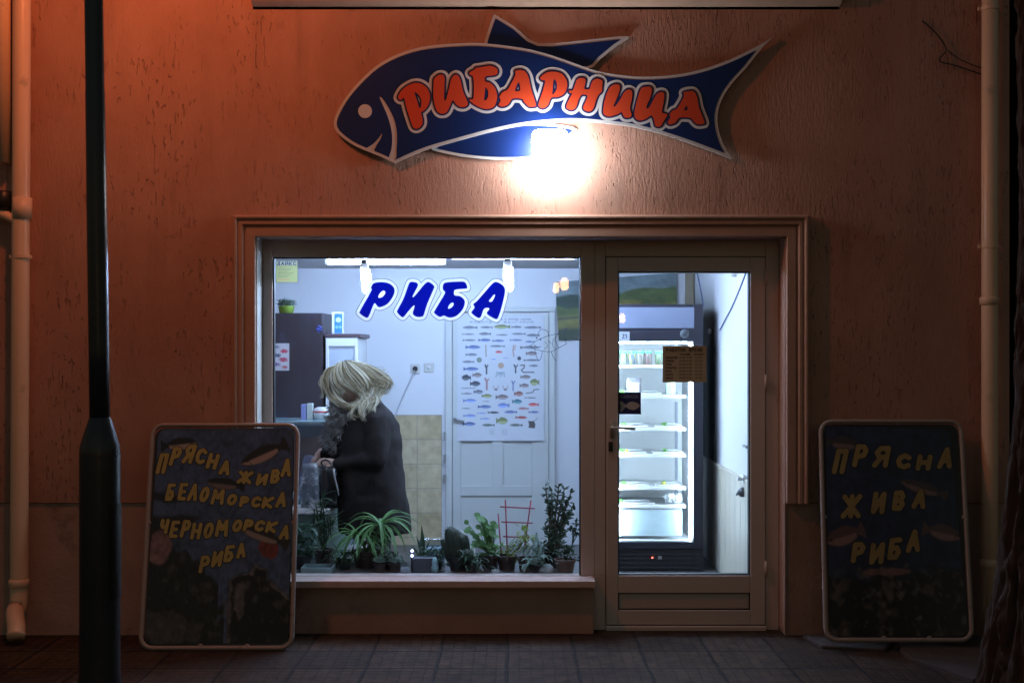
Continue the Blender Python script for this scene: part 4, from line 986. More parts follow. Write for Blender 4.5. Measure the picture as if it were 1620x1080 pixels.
for (cx_, cy_, L_, H_, col, fl) in fs:
    k = tuple(c_*.85 for c_ in col)
    C = fish_paint(C, X, Y, cx_, cy_, L_, H_, k, tuple(min(1, c_*1.5+.05) for c_ in col), 0, fl, .5)
def cl(path, r, col, off=0):
    global C
    C = paint(C, sd_stroke(X, Y, [(u*.1018-3.5, v*.1018-7.5+off) for u, v in path], r), col, .5)
cl([(490,540),(490,640),(495,715)], 1.0, (.35,.30,.20)); cl([(935,540),(920,620),(935,715)], .9, (.45,.25,.2)); cl([(960,540),(945,620)], .6, (.45,.25,.2))
for a, b, r_, col in ((385,770,4.3,(.22,.28,.22)),(730,858,4.8,(.50,.36,.24)),(1020,745,3.2,Dk)):
    C = paint(C, np.hypot(X-(a*.1018-3.5), Y-(b*.1018-7.5))-r_, col, .6)
cl([(500,985),(500,900),(480,850)], 1.3, Dk); cl([(500,900),(520,850)], .9, Dk); cl([(963,970),(963,890),(940,850)], 1.2, Dk); cl([(963,890),(995,850)], .9, Dk)
cl([(1040,855),(1100,850),(1100,890),(1055,930),(1085,965),(1250,962)], .9, Dk)
for k in range(7): cl([(715,985),(660+k*20,960+10*(k % 2)),(650+k*23,1040-15*(k % 3))], .45, (.22,.30,.36))
cl([(505,250),(505,130),(480,80)], 1.5, (.40,.22,.22), 100); cl([(505,130),(535,85)], 1.0, (.40,.22,.22), 100)
cl([(922,265),(922,170),(905,120)], 1.0, B__, 100); cl([(922,170),(950,120)], .8, B__, 100)
for u_ in (650, 800):
    C = paint(C, np.hypot((X-(u_*.1018-3.5))/2.8, (Y-(250*.1018+92.5))/1.9)-1, Br, .4); cl([(u_-30,235),(u_-38,190)], .45, Br, 100); cl([(u_+30,235),(u_+38,190)], .45, Br, 100)
cl([(100,230),(330,230)], .45, Dk, 100); cl([(1130,310),(1240,295),(1250,255),(1330,248)], .7, Dk, 100); cl([(1255,745),(1310,700)], .35, Dk, 100)
C = paint(C, sd_poly(X, Y, [(u*.1018-3.5, v*.1018+92.5) for u, v in ((1160,745),(1255,745),(1275,800),(1265,860),(1165,850),(1175,800))]), (.09,.075,.07), .6)
C = paint(C, text_sdf('РИБИТЕ В БЪЛГАРИЯ'.replace(' ', ' '), X, Y, 20, 9.4, 104, 2.4, .32), (.2,.22,.28), .5)
C = paint(C, text_sdf('РИБИ И МОРСКИ ДАРОВЕ', X, Y, 62, 5.0, 58, 2.2, .3), (.2,.22,.28), .5)
for k in range(6):
    C = paint(C, sd_stroke(X, Y, [(52, 182+k*1.6), (60, 182+k*1.6)], .2), (.35,.38,.42), .5); C = paint(C, sd_stroke(X, Y, [(72, 182+k*1.6), (81, 182+k*1.6)], .2), (.35,.38,.42), .5)
yp = 3.155
pb = P(792, 697, yp)
po = empty('fish_poster', pb, 'white poster with rows of small fish pictures pinned to the back door', 'poster')
def pmap(a, b):
    v = P(723.5 + a*136.5 + 1.0*b*(a-.5), 499 + b*198, yp); v.y += .004*math.sin(a*9+b*4)*b - .006*max(0, b-.9)*10*abs(math.sin(a*5)); return v
print_sheet('print', C, pmap, M_poster, po)
m_ = MB(); m_.prism([P(724, 500, yp+.0055), P(859, 500, yp+.0055), P(859, 696, yp+.0055), P(724, 696, yp+.0055)], (0, .0015, 0)); m_.build('backing', M_paper, po)

# ================================================================== PAINTING on the back wall
X, Y = np.meshgrid(np.linspace(0, 190, 240), np.linspace(0, 100, 126))
C = np.zeros(X.shape + (3,)) + np.array((.17, .22, .23))
C = C * (1 + .16*nz(X/190, Y/100, 5, 31)[..., None])
C = paint(C, (28 + 6*np.sin(X*.05+1) + 3*np.sin(X*.13)) - Y, (.10,.15,.12), 5)
C = paint(C, (42 - .12*X + 6*np.sin(X*.04)) - Y + 4*nz(X/190, Y/100, 8, 32), (.09,.12,.05), 5)
C = paint(C, np.hypot((X-25)/30, (Y-34)/12)-1 + .3*nz(X/190, Y/100, 9, 33), (.04,.065,.05), .3)
C = paint(C, np.hypot((X-110)/22, (Y-46)/7)-1 + .4*nz(X/190, Y/100, 11, 36), (.20,.18,.06), .5)
C = paint(C, (60 - .06*X) - Y, (.17,.16,.06), 5); C = paint(C, (80 + .05*X) - Y, (.055,.07,.05), 6)
C = paint(C, np.abs(Y-(64-.03*X))-1.6, (.055,.07,.06), 3)
C = np.clip(.8 * (C*1.5 - .03) * (1 + .3*nz(X/190, Y/100, 16, 34)[..., None]), .008, 1)
pa = empty('landscape_painting', P(975, 537, 3.19), 'unframed dark green landscape painting high on the back wall beside the door', 'painting')
ypn = 3.168
def qmap(a, b):
    tl, tr, br, bl = P(878.5, 446, ypn), P(1070, 431.5, ypn), P(1072, 526, ypn), P(884, 538, ypn)
    return (tl*(1-a) + tr*a)*(1-b) + (bl*(1-a) + br*a)*b
print_sheet('canvas', C, qmap, M_canvas, pa)
m_ = MB(); m_.prism([qmap(0,0)+Vector((0,.001,0)), qmap(1,0)+Vector((0,.001,0)), qmap(1,1)+Vector((0,.001,0)), qmap(0,1)+Vector((0,.001,0))], (0, .027, 0)); m_.build('stretcher', pm('dark_canvas_edge', (.06,.06,.05), .8), pa)

# ================================================================== WALL SOCKETS, CABLES
y = 3.2
def plate(name, px, py, label, cat, plug):
    p = P(px, py, y); o = empty(name, p, label, cat)
    m_ = MB(); m_.box((p.x-.040, y-.012, p.z-.040), (p.x+.040, y-.0005, p.z+.040), .006); m_.build('plate', pm('ivory_plastic', (.62,.60,.55), .4), o)
    if plug:
        m_ = MB(); m_.tube([p+Vector((0,-.0125,0)), p+Vector((0,-.035,0))], [.022,.019], 16); m_.build('plug', M_black, o, smooth=True)
    else:
        m_ = MB(); m_.tube([p+Vector((0,-.0125,0)), p+Vector((0,-.016,0))], .017, 16); m_.build('switch_knob', M_white, o, smooth=True)
plate('wall_socket', 657, 583, 'cream wall socket with a black plug above the beige tiles', 'socket', True)
plate('light_switch', 678.5, 581.5, 'cream square switch plate between socket and back door', 'switch', False)
m_ = MB(); m_.tube(smooth_path([P(656, 585, 3.16), P(653, 592, 3.17), P(642, 617, 3.185), P(628, 650, 3.183), P(612, 700, 3.18)], 4), .0045, 6)
m_.thing('power_cord', pm('grey_cord', (.45,.46,.5), .5), 'pale grey power cord hanging down from the plug', 'cord', P(640, 620, 3.18), smooth=True)
xw = 1.494
def RW(px, py, off=0):       # a point on the right wall seen at that place
    d = (xw-off) * F / (px-810); return Vector((xw-off, d-D, 1.6 + (555-py)*d/F))
m_ = MB(); m_.tube(smooth_path([RW(1181, 428), RW(1172, 452), RW(1158, 485), RW(1146, 508), RW(1139, 522)], 4), .005, 6)
m_.thing('cable', pm('blue_cable', (.18,.22,.42), .5), 'thin blue cable slanting down the white right wall', 'cable', RW(1158, 485), smooth=True)
m_ = MB(); m_.tube([RW(1102, 428), RW(1107, 452), RW(1113, 484)], .005, 6); m_.thing('cable', MATS['blue_cable'], 'thin dark cable on the right wall above the cooler', 'cable', RW(1107, 452))
m_ = MB(); p, q_ = P(1084, 426, 3.19), P(1097, 560, 3.19); m_.box((p.x, 3.17, q_.z), (q_.x, 3.1995, p.z), .004); m_.thing('wooden_post', pm('old_brown_wood', (.30,.25,.17), .7, var=.3, stretch=(1,1,.2), scale=20), 'old brown timber strip in the back corner above the cooler', 'timber strip', Vector(((p.x+q_.x)/2, 3.18, q_.z)))
for px, py, lab in ((1179, 757, 'dark metal latch on the cream boards of the right wall'),):
    p = RW(px, py); m_ = MB(); m_.box((p.x-.02, p.y-.05, p.z-.025), (p.x+.002, p.y+.05, p.z+.025), .005); m_.tube([p+Vector((-.02,0,0)), p+Vector((-.05,0,0))], .012, 10); m_.thing('door_latch', M_metal, lab, 'latch', p)
p = RW(1178, 778); m_ = MB(); m_.tube([p, p+Vector((-.03,0,0)), p+Vector((-.045,0,0))], [.035,.03,.012], 16); m_.tube([p+Vector((-.04,0,0)), p+Vector((-.045,.03,-.02))], .008, 8); m_.thing('wall_fitting', pm('dark_steel', (.12,.12,.13), .35, metal=.8), 'round dark fitting below the latch on the right wall', 'fitting', p, smooth=True)
p = RW(1180, 706); m_ = MB(); m_.box((p.x-.012, p.y-.06, p.z-.008), (p.x+.004, p.y+.06, p.z+.008), .003); m_.thing('metal_strip', MATS['dark_steel'], 'short dark metal strip on the upper right wall', 'metal strip', p)
p = RW(1163, 433); m_ = MB(); m_.lathe(p, [(.03,-.02),(.035,0),(.02,.015)], 14); m_.thing('junction_cap', M_white, 'small white round cap high on the right wall', 'cap', p, smooth=True)
p = RW(1125, 524, 0); m_ = MB(); m_.ell(p + Vector((-.01,0,0)), (.014,.022,.022)); m_.thing('junction_cap', M_white, 'small white knob on the mouldy wall beside the cooler', 'cap', p, smooth=True)

# ================================================================== GLASS DOOR COOLER
yc = 1.98; dC = D + yc
cx0, cx1 = .69, P(1112.5, 0, yc).x
zc = lambda py: P(0, py, yc).z
cooler = empty('drinks_cooler', ((cx0+cx1)/2, yc+.3, .012), 'tall lit glass door cooler with white shelves behind the shop door', 'cooler')
M_anth = pm('anthracite_steel', (.016, .016, .026), .4, var=.1)
M_cwhite = pm('cooler_white', (.80, .82, .84), .4, var=.02)
zt, zh1, zi1, zi0 = zc(481), zc(536), zc(539), zc(857)
ix0, ix1 = cx0+.045, P(1097, 0, yc).x
yb = yc+.60
m_ = MB()
m_.box((cx0, yc, .014), (ix0, yb, zt), .004); m_.box((ix1, yc, .014), (cx1, yb, zt), .004)
m_.box((ix0+.0005, yc, zi1), (ix1-.0005, yb, zt), .004); m_.box((ix0+.0005, yc, .014), (ix1-.0005, yb, zi0), .004); m_.box((ix0+.0005, yb-.03, zi0+.0005), (ix1-.0005, yb-.001, zi1-.0005))
m_.build('cabinet', M_anth, cooler)
m_ = MB(); li = .006
m_.box((ix0+.001, yc+.03, zi0+.001), (ix0+li, yb-.032, zi1-.001)); m_.box((ix1-li, yc+.03, zi0+.001), (ix1-.001, yb-.032, zi1-.001))
m_.box((ix0+li+.001, yb-.04, zi0+.001), (ix1-li-.001, yb-.032, zi1-.001)); m_.box((ix0+li+.001, yc+.03, zi1-li), (ix1-li-.001, yb-.041, zi1-.001)); m_.box((ix0+li+.001, yc+.03, zi0+.001), (ix1-li-.001, yb-.041, zi0+li))
m_.build('liner', M_cwhite, cooler)
m_ = MB(); m_.box((ix1-.026, yc+.032, zi0+.02), (ix1-.010, yc+.052, zi1-.02), .004); m_.box((ix0+.03, yc+.032, zi1-.017), (ix1-.04, yc+.055, zi1-.008), .003)
m_.box((ix0+.010, yc+.032, zi0+.02), (ix0+.034, yc+.052, zi1-.03), .004); m_.build('light_strip', em('cooler_led', (.62, .82, 1.0), 70.0), cooler)
m_ = MB(); xq = P(1071, 0, yb).x; m_.box((xq-.022, yb-.05, zc(640)), (xq+.0, yb-.0405, zc(800)), .002); m_.build('shelf_rail', pm('rail_grey', (.30,.33,.42), .4), cooler)
shelf_z = []
for py in (580, 628, 680, 722, 774, 803):
    z = zc(py) + .012; shelf_z.append(z)
    m_ = MB(); m_.box((ix0+.012, yc+.075, z-.022), (ix1-.045, yb-.055, z), .003); m_.build('shelf', M_cwhite, cooler)
m_ = MB(); m_.box((ix0+.02, yc+.085, zc(850)), (ix1-.07, yc+.097, zc(808)), .003); m_.build('drawer', pm('drawer_tint', (.55,.68,.75), .25), cooler)
m_ = MB(); m_.box((ix0-.01, yc-.006, zc(519)), (P(1098, 0, yc).x, yc-.0005, zc(486)), .002); m_.build('sign_panel', pm('header_panel', (.22,.25,.34), .4), cooler)
m_ = MB(); fw = .022
m_.box((cx0+.004, yc-.022, zc(524)-.012), (cx1-.004, yc-.001, zc(524)+.0), .003)
frame_ring(m_, (cx0+.004, zi0-.045, cx1-.004, zc(526)), (ix0+.006, zi0+.004, ix1-.004, zi1-.004), yc-.022, yc-.001, .003); dd = m_.build('door', M_anth, cooler)
m_ = MB(); m_.face([(ix0+.004, yc-.012, zi0+.002), (ix1-.002, yc-.012, zi0+.002), (ix1-.002, yc-.012, zi1-.002), (ix0+.004, yc-.012, zi1-.002)]); m_.build('glass', M_glass, dd)
m_ = MB()
for k in range(6): m_.box((cx0+.02, yc-.010, zc(868+k*7)-.012), (cx1-.03, yc-.0005, zc(868+k*7)-.001), .002)
m_.build('grille', M_black, cooler)
m_ = MB(); m_.tube([P(1032, 881.5, yc-.011), P(1032, 881.5, yc-.020)], .006, 10); m_.build('indicator_lamp', em('red_led', (1,.08,.02), 6), cooler)
m_ = MB(); m_.box(P(1041, 879, yc-.012), P(1047, 884, yc-.016)); m_.build('switch', M_metal, cooler)
X, Y, C = canvas(60, 40, (.42,.44,.46)); C = paint(C, text_sdf('NIZ1', X, Y, 8, 12, 44, 16, 2.0), (.05,.05,.1), 1.5)
printed('price_tag', C, 972, 524.5, 996, 539, yc-.026, M_print, 'small pale tag with dark writing on the cooler door', 'tag')
# goods on the shelves
ys = yc + .15
M_green = pm('green_lid', (.10,.62,.35), .4); M_herb = pm('parsley_green', (.10,.30,.05), .7, var=.4, scale=40); M_lemon = pm('lemon_yellow', (.70,.55,.05), .5)
M_jarA = vcol('jar_wrap', .35)
jarcols = [((.75,.78,.80),(.25,.40,.10)), ((.10,.22,.50),(.60,.55,.15)), ((.35,.30,.26),(.60,.62,.62)), ((.42,.40,.36),(.30,.12,.15)), ((.55,.60,.50),(.15,.28,.10))]
GZ = shelf_z
jl = ['white wrapped jar with green lid leftmost on the top cooler shelf', 'blue and yellow jar with green lid on the top cooler shelf', 'brown jar with green lid in the middle of the top cooler shelf', 'grey and maroon jar with green lid on the top cooler shelf', 'pale green jar with green lid beside the opening hours sheet']
for k, (px, cc) in enumerate(zip((986, 999.5, 1013, 1025.5, 1042), jarcols)):
    p = P(px, 0, ys); o = empty('jar', (p.x, ys, GZ[0]), jl[k], 'jar', 'jars on the top cooler shelf')
    m_ = MB(); rj = .028; m_.lathe((p.x, ys, GZ[0]), [(rj*.9,0),(rj,.006),(rj,.075),(rj*.85,.085)], 20); ob = m_.build('jar_body', M_jarA, o, smooth=True)
    ca = ob.data.color_attributes.new('print', 'FLOAT_COLOR', 'POINT')
    for i, v in enumerate(ob.data.vertices): c_ = cc[(i//3) % 2]; ca.data[i].color = (c_[0]*.3, c_[1]*.3, c_[2]*.3, 1)
    m_ = MB(); m_.lathe((p.x, ys, GZ[0]+.0855), [(rj*.95,0),(rj*.95,.012),(rj*.85,.015)], 20); m_.build('lid', M_green, o, smooth=True)
p = P(1003, 0, ys); o = empty('fish_pack', (p.x, ys, GZ[1]), 'upright clear pack with a white label on the second cooler shelf', 'food pack', 'packs in the cooler')
m_ = MB(); m_.box((p.x-.055, ys-.012, GZ[1]), (p.x+.055, ys+.02, GZ[1]+.125), .010); m_.build('pouch', pm('brown_pouch', (.22,.21,.24), .25, var=.6, scale=30), o)
m_ = MB(); m_.box((p.x-.036, ys-.0155, GZ[1]+.02), (p.x+.036, ys-.0125, GZ[1]+.09), .001); m_.build('label_patch', M_white, o)
p = P(1061, 0, ys); m_ = MB(); m_.box((p.x-.035, ys, GZ[1]), (p.x+.035, ys+.03, GZ[1]+.10), .006)
m_.thing('fish_pack', pm('green_white_pack', (.50,.66,.56), .35, var=.5, scale=28), 'green and white pack below the opening hours sheet', 'food pack', Vector((p.x, ys, GZ[1])), 'packs in the cooler')
def tray(px0, px1, zi, label, herb=None, lem=None, h=.014):
    xa, xb = P(px0, 0, ys).x, P(px1, 0, ys).x; z = GZ[zi]
    o = empty('fish_tray', ((xa+xb)/2, ys, z), label, 'food tray', 'trays in the cooler')
    m_ = MB(); m_.box((xa, ys-.05, z), (xb, ys+.12, z+h), .005); m_.build('tray', M_white, o)
    m_ = MB(); xm = (xa+xb)/2; m_.ell((xm, ys+.02, z+h+.009), ((xb-xa)*.40, .05, .008)); m_.build('fish_fillet', pm('silver_fillet', (.60,.62,.66), .3, var=.3, scale=40), o, smooth=True)
    if herb:
        m_ = MB(); x = P(herb, 0, ys).x
        for k in range(16): m_.ell((x+random.uniform(-.016,.016), ys-.03+random.uniform(-.012,.012), z+h+random.uniform(.002,.02)), (.007,.006,.005), 6, 4)
        m_.build('garnish', M_herb, o)
    if lem:
        x = P(lem, 0, ys).x; m_ = MB(); m_.ell((x, ys-.045, z+h+.009), (.011,.006,.010)); m_.build('lemon_slice', M_lemon, o, smooth=True)
tray(979, 1000, 1, 'flat green garnished tray on the second cooler shelf', 984)
tray(1008, 1046, 1, 'flat blue grey fish tray on the second cooler shelf below the pack')
tray(980, 1025, 2, 'left tray on the third cooler shelf, with a thin green sprig', 986); tray(1034, 1078, 2, 'right tray on the third cooler shelf, with a flat green sprig', 1050)
tray(979, 1022, 3, 'tray with parsley and lemon at the left of the fourth cooler shelf', 984, 991); tray(1032, 1080, 3, 'tray with one parsley tuft at the right of the fourth cooler shelf', 1051)
tray(979, 1026, 4, 'tray with parsley and a whole silver fish on the fifth cooler shelf', 986); tray(1036, 1074, 4, 'small tray with parsley and yellow lemon on the fifth cooler shelf', 1049, 1049)
tray(980, 1035, 5, 'lowest tray in the cooler with a green leaf at its left end', 981)
p = P(1067, 0, ys); m_ = MB()
for k in range(7):
    t = bmesh.new(); bmesh.ops.create_icosphere(t, subdivisions=2, radius=.035)
    for v in t.verts: v.co *= .7 + .6*random.random()
    m_.merge(t, Matrix.Translation((p.x + random.uniform(-.05,.05), ys + random.uniform(-.02,.05), GZ[5] + .028 + random.uniform(0,.02))))
m_.thing('plastic_bag', pm('crumpled_film', (.70,.74,.78), .2, spec=.8), 'crumpled clear plastic bag on the lowest cooler shelf', 'plastic bag', Vector((p.x, ys, GZ[5])))

# ================================================================== LEFT SIDE: cabinet, small fridge, counter
M_brown = pm('dark_brown_laminate', (.032, .024, .030), .42, var=.15, scale=2, dirt=(.045,.045,.075), dscale=3, dth=.56)
yk = 2.0
cab = empty('tall_cabinet', (-1.75, yk+.3, .012), 'tall dark brown cabinet with stickers in the left corner of the shop', 'cabinet')
cz = P(0, 495, yk).z
m_ = MB(); m_.box((-2.3, yk, .05), (-1.365, yk+.62, cz), .005); m_.build('carcass', M_brown, cab)
m_ = MB(); m_.box((-2.28, yk+.03, .0125), (-1.385, yk+.6, .049)); m_.build('plinth_base', M_black, cab)
m_ = MB(); m_.box((-1.83, yk-.018, .16), (-1.37, yk-.001, cz-.004), .004); m_.box((-2.295, yk-.018, .16), (-1.834, yk-.001, cz-.004), .004); m_.build('door', M_brown, cab)
X, Y, C = canvas(60, 140, (.55,.52,.55))
for (a, b, r_, col) in ((15,18,9,(.15,.15,.2)),(42,40,12,(.5,.06,.10)),(20,62,11,(.10,.10,.16)),(40,84,14,(.45,.07,.12)),(18,108,10,(.2,.12,.25)),(44,122,9,(.5,.1,.1))):
    C = paint(C, np.hypot(X-a, (Y-b)*1.2)-r_ + 4*np.sin(X*.6+Y*.4), col, 3)
printed('poster_sheet', C, 430, 543, 457.5, 586, yk-.021, M_print, 'white sheet with red and black marks on the brown cabinet', 'sheet')
m_ = MB(); p = P(506, 521, yk-.022)
for k in range(7): m_.tube([p+Vector((random.uniform(-.03,.03), 0, random.uniform(-.03,.03))), p+Vector((random.uniform(-.02,.02), .003, random.uniform(-.02,.02)))], .008, 7)
m_.thing('blue_decal', pm('decal_blue', (.02,.03,.20), .5), 'small dark blue decal near the top of the brown cabinet', 'decal', p)
# plant pot on the cabinet
def leafcard(mbx, p, d, L, wd, fold=.25, droop=0., n=4, up=None):
    """one leaf: a folded, tapered strip of quads"""
    d = Vector(d).normalized(); side = d.cross(Vector((0,0,1)))
    if side.length < 1e-3: side = Vector((1,0,0))
    side.normalize(); q = Vector(p); rows = []
    for k in range(n+1):
        t = k/n; wv = wd * math.sin(math.pi*min(1, .12+.88*t)**.8) if n > 2 else wd*(1-t)
        nrm = side.cross(d).normalized()
        rows.append((q - side*wv/2 + nrm*wv*fold, q.copy(), q + side*wv/2 + nrm*wv*fold))
        d = (d + Vector((0,0,-droop/n))).normalized(); q = q + d*L/n
    vs = [[mbx.bm.verts.new(v) for v in r_] for r_ in rows]
    for a, b in zip(vs[:-1], vs[1:]):
        mbx.bm.faces.new((a[0], a[1], b[1], b[0])); mbx.bm.faces.new((a[1], a[2], b[2], b[1]))
def leafmat(name, c): return pm(name, c, .5, var=.45, scale=30, trans=.3)
M_leafD = leafmat('dark_leaf', (.030,.065,.030)); M_leafP = leafmat('pale_leaf', (.13,.26,.085)); M_leafS = leafmat('spider_leaf', (.12,.25,.08)); M_leafY = leafmat('yellow_leaf', (.22,.28,.05)); M_leafG = leafmat('grey_leaf', (.20,.27,.22))
M_terra = pm('brown_pot', (.040,.022,.017), .6, var=.25, scale=9, bump=.3); M_terra2 = pm('light_clay_pot', (.13,.07,.052), .7, var=.2, bump=.3); M_soil = pm('soil', (.03,.022,.015), .95, bump=1)
pz = Vector((P(453, 0, yk+.15).x, yk+.15, cz+.001))
o = empty('potted_plant', pz, 'small green and grey plant on top of the brown cabinet', 'plant')
m_ = MB(); m_.lathe(pz, [(.05,0),(.06,.05),(.062,.055),(.05,.055)], 16); m_.build('pot', pm('lime_pot', (.20,.30,.04), .5), o, smooth=True)
m_ = MB()
for k in range(60): leafcard(m_, pz+Vector((random.uniform(-.05,.05), random.uniform(-.03,.03), .05+random.random()*.03)), (random.uniform(-.8,.8), random.uniform(-.6,.6), random.uniform(.1,1)), .05, .025, droop=.5)
m_.build('foliage', M_leafG, o)

# small white glass fridge with a brown top
yf = 1.99
fx0, fx1 = P(515.5, 0, yf).x, P(566, 0, yf).x
fz = P(0, 534, yf).z
fr = empty('small_fridge', ((fx0+fx1)/2, yf+.3, .012), 'narrow white glass fronted fridge with a brown top behind the woman', 'fridge')
m_ = MB(); m_.box((fx0, yf+.02, .014), (fx1, yf+.58, fz-.001), .006); m_.build('body', M_white, fr)
m_ = MB(); m_.box((fx0-.012, yf-.01, fz), (fx1+.02, yf+.59, fz+.028), .004); m_.build('top', pm('brown_top', (.08,.05,.06), .4), fr)
m_ = MB(); frame_ring(m_, (fx0+.001, .16, fx1-.001, fz-.004), (fx0+.022, .2, fx1-.022, fz-.062), yf-.012, yf+.018, .003); dd = m_.build('door', M_white, fr)
m_ = MB(); m_.box((fx0+.0225, yf-.002, .2005), (fx1-.0225, yf+.004, fz-.0625)); m_.build('glass', pm('fridge_glass', (.50,.56,.66), .12, spec=.9), dd)
p = P(533.5, 527, yf+.05); o = empty('carton', Vector((p.x, yf+.05, fz+.0285)), 'white carton with a bright blue front on the small fridge', 'carton')
x0c, x1c = P(525, 0, yf+.05).x, P(542, 0, yf+.05).x; zc1 = P(0, 493.5, yf+.05).z
m_ = MB(); m_.box((x0c, yf+.05, fz+.0285), (x1c, yf+.12, zc1), .002); m_.build('box', M_white, o)
X, Y, C = canvas(50, 110, (.05,.22,.75)); C = paint(C, np.hypot((X-25)/17, (Y-35)/14)-1, (.55,.65,.8), .3); C = paint(C, np.abs(Y-75)-6 + 4*np.sin(X*.3), (.2,.45,.8), 3)
print_sheet('print', C, lambda a, b: P(529 + a*12.5, 496 + b*31, yf+.048), M_print, o)

# glass display counter
M_teal = glassmat('counter_glass', (.68,.86,.86), 2.0, .05)
ctr = empty('display_counter', (-1.7, 1.6, .012), 'teal glass display counter on a white base at the left of the shop', 'counter')
kx1 = -1.165; ky0, ky1 = .98, 1.9
m_ = MB(); m_.box((-2.4, ky0+.02, .0125), (kx1-.02, ky1, .555), .006); m_.build('base', pm('counter_base', (.10,.16,.14), .5), ctr)
m_ = MB(); m_.box((-2.42, ky0-.02, .556), (kx1+.0, ky1+.02, .592), .006); m_.build('worktop', M_white, ctr)
zk = P(0, 660.5, 1.9).z
m_ = MB(); m_.box((-2.4, 1.45, zk-.012), (kx1-.035, 1.93, zk+.0), .003); m_.build('glass_top', pm('glass_top', (.30,.45,.48), .12, spec=.9), ctr)
m_ = MB(); m_.box((-2.4, 1.448, zk-.030), (kx1-.033, 1.456, zk-.0125), .001); m_.build('top_trim', M_metal, ctr)
m_ = MB(); m_.rings([[Vector((x, y_, z_)) for y_, z_ in ((ky0+.17,.594),(ky0+.19,.66),(1.32,zk-.10),(1.445,zk-.015))] for x in (-2.39, kx1-.04)], closed=False); m_.build('glass_front', M_teal, ctr)
m_ = MB()
for x in (kx1-.045, -2.36):
    m_.tube([(x, ky0+.18, .594), (x, ky0+.195, .66), (x, 1.32, zk-.105), (x, 1.44, zk-.02)], .007, 8); m_.tube([(x, 1.88, .594), (x, 1.88, zk-.0125)], .008, 8)
m_.build('counter_frame', M_metal, ctr)
m_ = MB(); m_.box((-2.38, ky0+.22, .593), (kx1-.07, ky1-.05, .60)); m_.build('ice_tray', pm('blue_ice', (.35,.50,.62), .3, var=.4, scale=20, bump=1), ctr)
# cartons and tub on the counter
yq = 1.66
def carton(px0, px1, pyt, label, col, name='carton', cat='carton'):
    a, b = P(px0, pyt, yq), P(px1, 0, yq); m_ = MB(); m_.box((a.x, yq, zk+.0005), (b.x, yq+.06, a.z), .003)
    return m_.thing(name, col, label, cat, Vector(((a.x+b.x)/2, yq+.03, zk)))
carton(476, 484.5, 639.5, 'lilac blue carton on the counter beside the cabinet', pm('lilac_card', (.30,.32,.62), .5, var=.3, scale=30))
carton(485.5, 494, 638, 'off white carton next to the lilac one on the counter', pm('offwhite_card', (.62,.66,.62), .5, var=.25, scale=30))
p = P(508, 0, yq); o = empty('plastic_tub', (p.x, yq+.03, zk+.0005), 'low white tub with a red band on the counter near the woman', 'tub')
m_ = MB(); m_.lathe((p.x, yq+.03, zk+.0005), [(.05,0),(.058,.045),(.052,.075),(.03,.085)], 20); m_.build('tub', M_white, o, smooth=True)
m_ = MB(); m_.lathe((p.x, yq+.03, zk+.048), [(.0585,0),(.0565,.012)], 20); m_.build('band', pm('red_band', (.55,.06,.06), .5), o, smooth=True)
p = P(485, 716, 1.2); m_ = MB(); t = bmesh.new(); bmesh.ops.create_icosphere(t, subdivisions=3, radius=1)
for v in t.verts: v.co = Vector((v.co.x*.055, v.co.y*.06, v.co.z*.075)) * (1 + .25*mnoise.noise(v.co*2.2))
m_.merge(t, Matrix.Translation((p.x-.02, 1.32, .592+.075))); 
m_.tube(smooth_path([(p.x-.02,1.32,.66),(p.x-.01,1.32,.78),(p.x+.0,1.30,.90)], 3), [.045,.05,.055,.05,.045,.04,.03], 12)
m_.thing('plastic_bag', pm('lilac_plastic', (.48,.46,.80), .35, var=.3, scale=18), 'lilac plastic bag standing on the counter beside the hands', 'plastic bag', Vector((p.x-.02, 1.32, .592)), smooth=True)

# ================================================================== WOMAN at the counter
yw = 1.16
pw = lambda px, py, dy=0.: P(px, py, yw+dy)
M_skin = pm('skin', (.50,.33,.26), .5, var=.12, scale=25)
M_coat = pm('dark_coat_wool', (.015,.0115,.0115), .85, var=.3, scale=10, bump=.6, bscale=90, spec=.25)
M_hair = pm('blonde_hair', (.40,.34,.21), .42, var=.5, scale=16, stretch=(1,1,1))
M_fur = pm('grey_fur', (.19,.185,.18), .8, var=.8, scale=45)
M_trous = pm('dark_trousers', (.012,.012,.014), .8); M_boot = pm('black_boot', (.010,.010,.010), .4)
woman = empty('person', Vector((pw(595, 0).x, yw, .012)), 'blonde woman in a dark coat with grey fur collar bending over the counter', 'person')
def remesh(o, vox, it=4, fac=.5):
    r = o.modifiers.new('remesh', 'REMESH'); r.mode = 'VOXEL'; r.voxel_size = vox; r.use_smooth_shade = True
    s_ = o.modifiers.new('smooth', 'SMOOTH'); s_.factor = fac; s_.iterations = it
def cap(mb_, pts, rs, seg=12):
    mb_.tube(pts, rs, seg)
    mb_.ell(pts[0], rs[0], seg, 8); mb_.ell(pts[-1], rs[-1], seg, 8)
hc = pw(551, 608); fv = Vector((-.75,-.10,-.65)).normalized(); uv_ = Vector((-.65,0,.76)); uv_ = (uv_ - fv*uv_.dot(fv)).normalized(); sv = fv.cross(uv_).normalized()
HM = Matrix((fv, sv, uv_)).transposed().to_4x4()
sl_ = 1 if sv.y < 0 else -1      # side vector sign that points to the camera
b_ = MB()
b_.ell(hc, (.098,.076,.112), 20, 14, HM); b_.ell(hc + fv*.035 - uv_*.065, (.060,.056,.062), 16, 10, HM)
b_.ell(hc + fv*.075 - uv_*.098, (.022,.024,.020), 10, 8, HM)                       # chin
b_.tube([hc + fv*.088 + uv_*.012, hc + fv*.104 - uv_*.02, hc + fv*.118 - uv_*.038], [.011,.013,.016], 8); b_.ell(hc + fv*.108 - uv_*.040, (.016,.018,.012), 8, 6, HM)
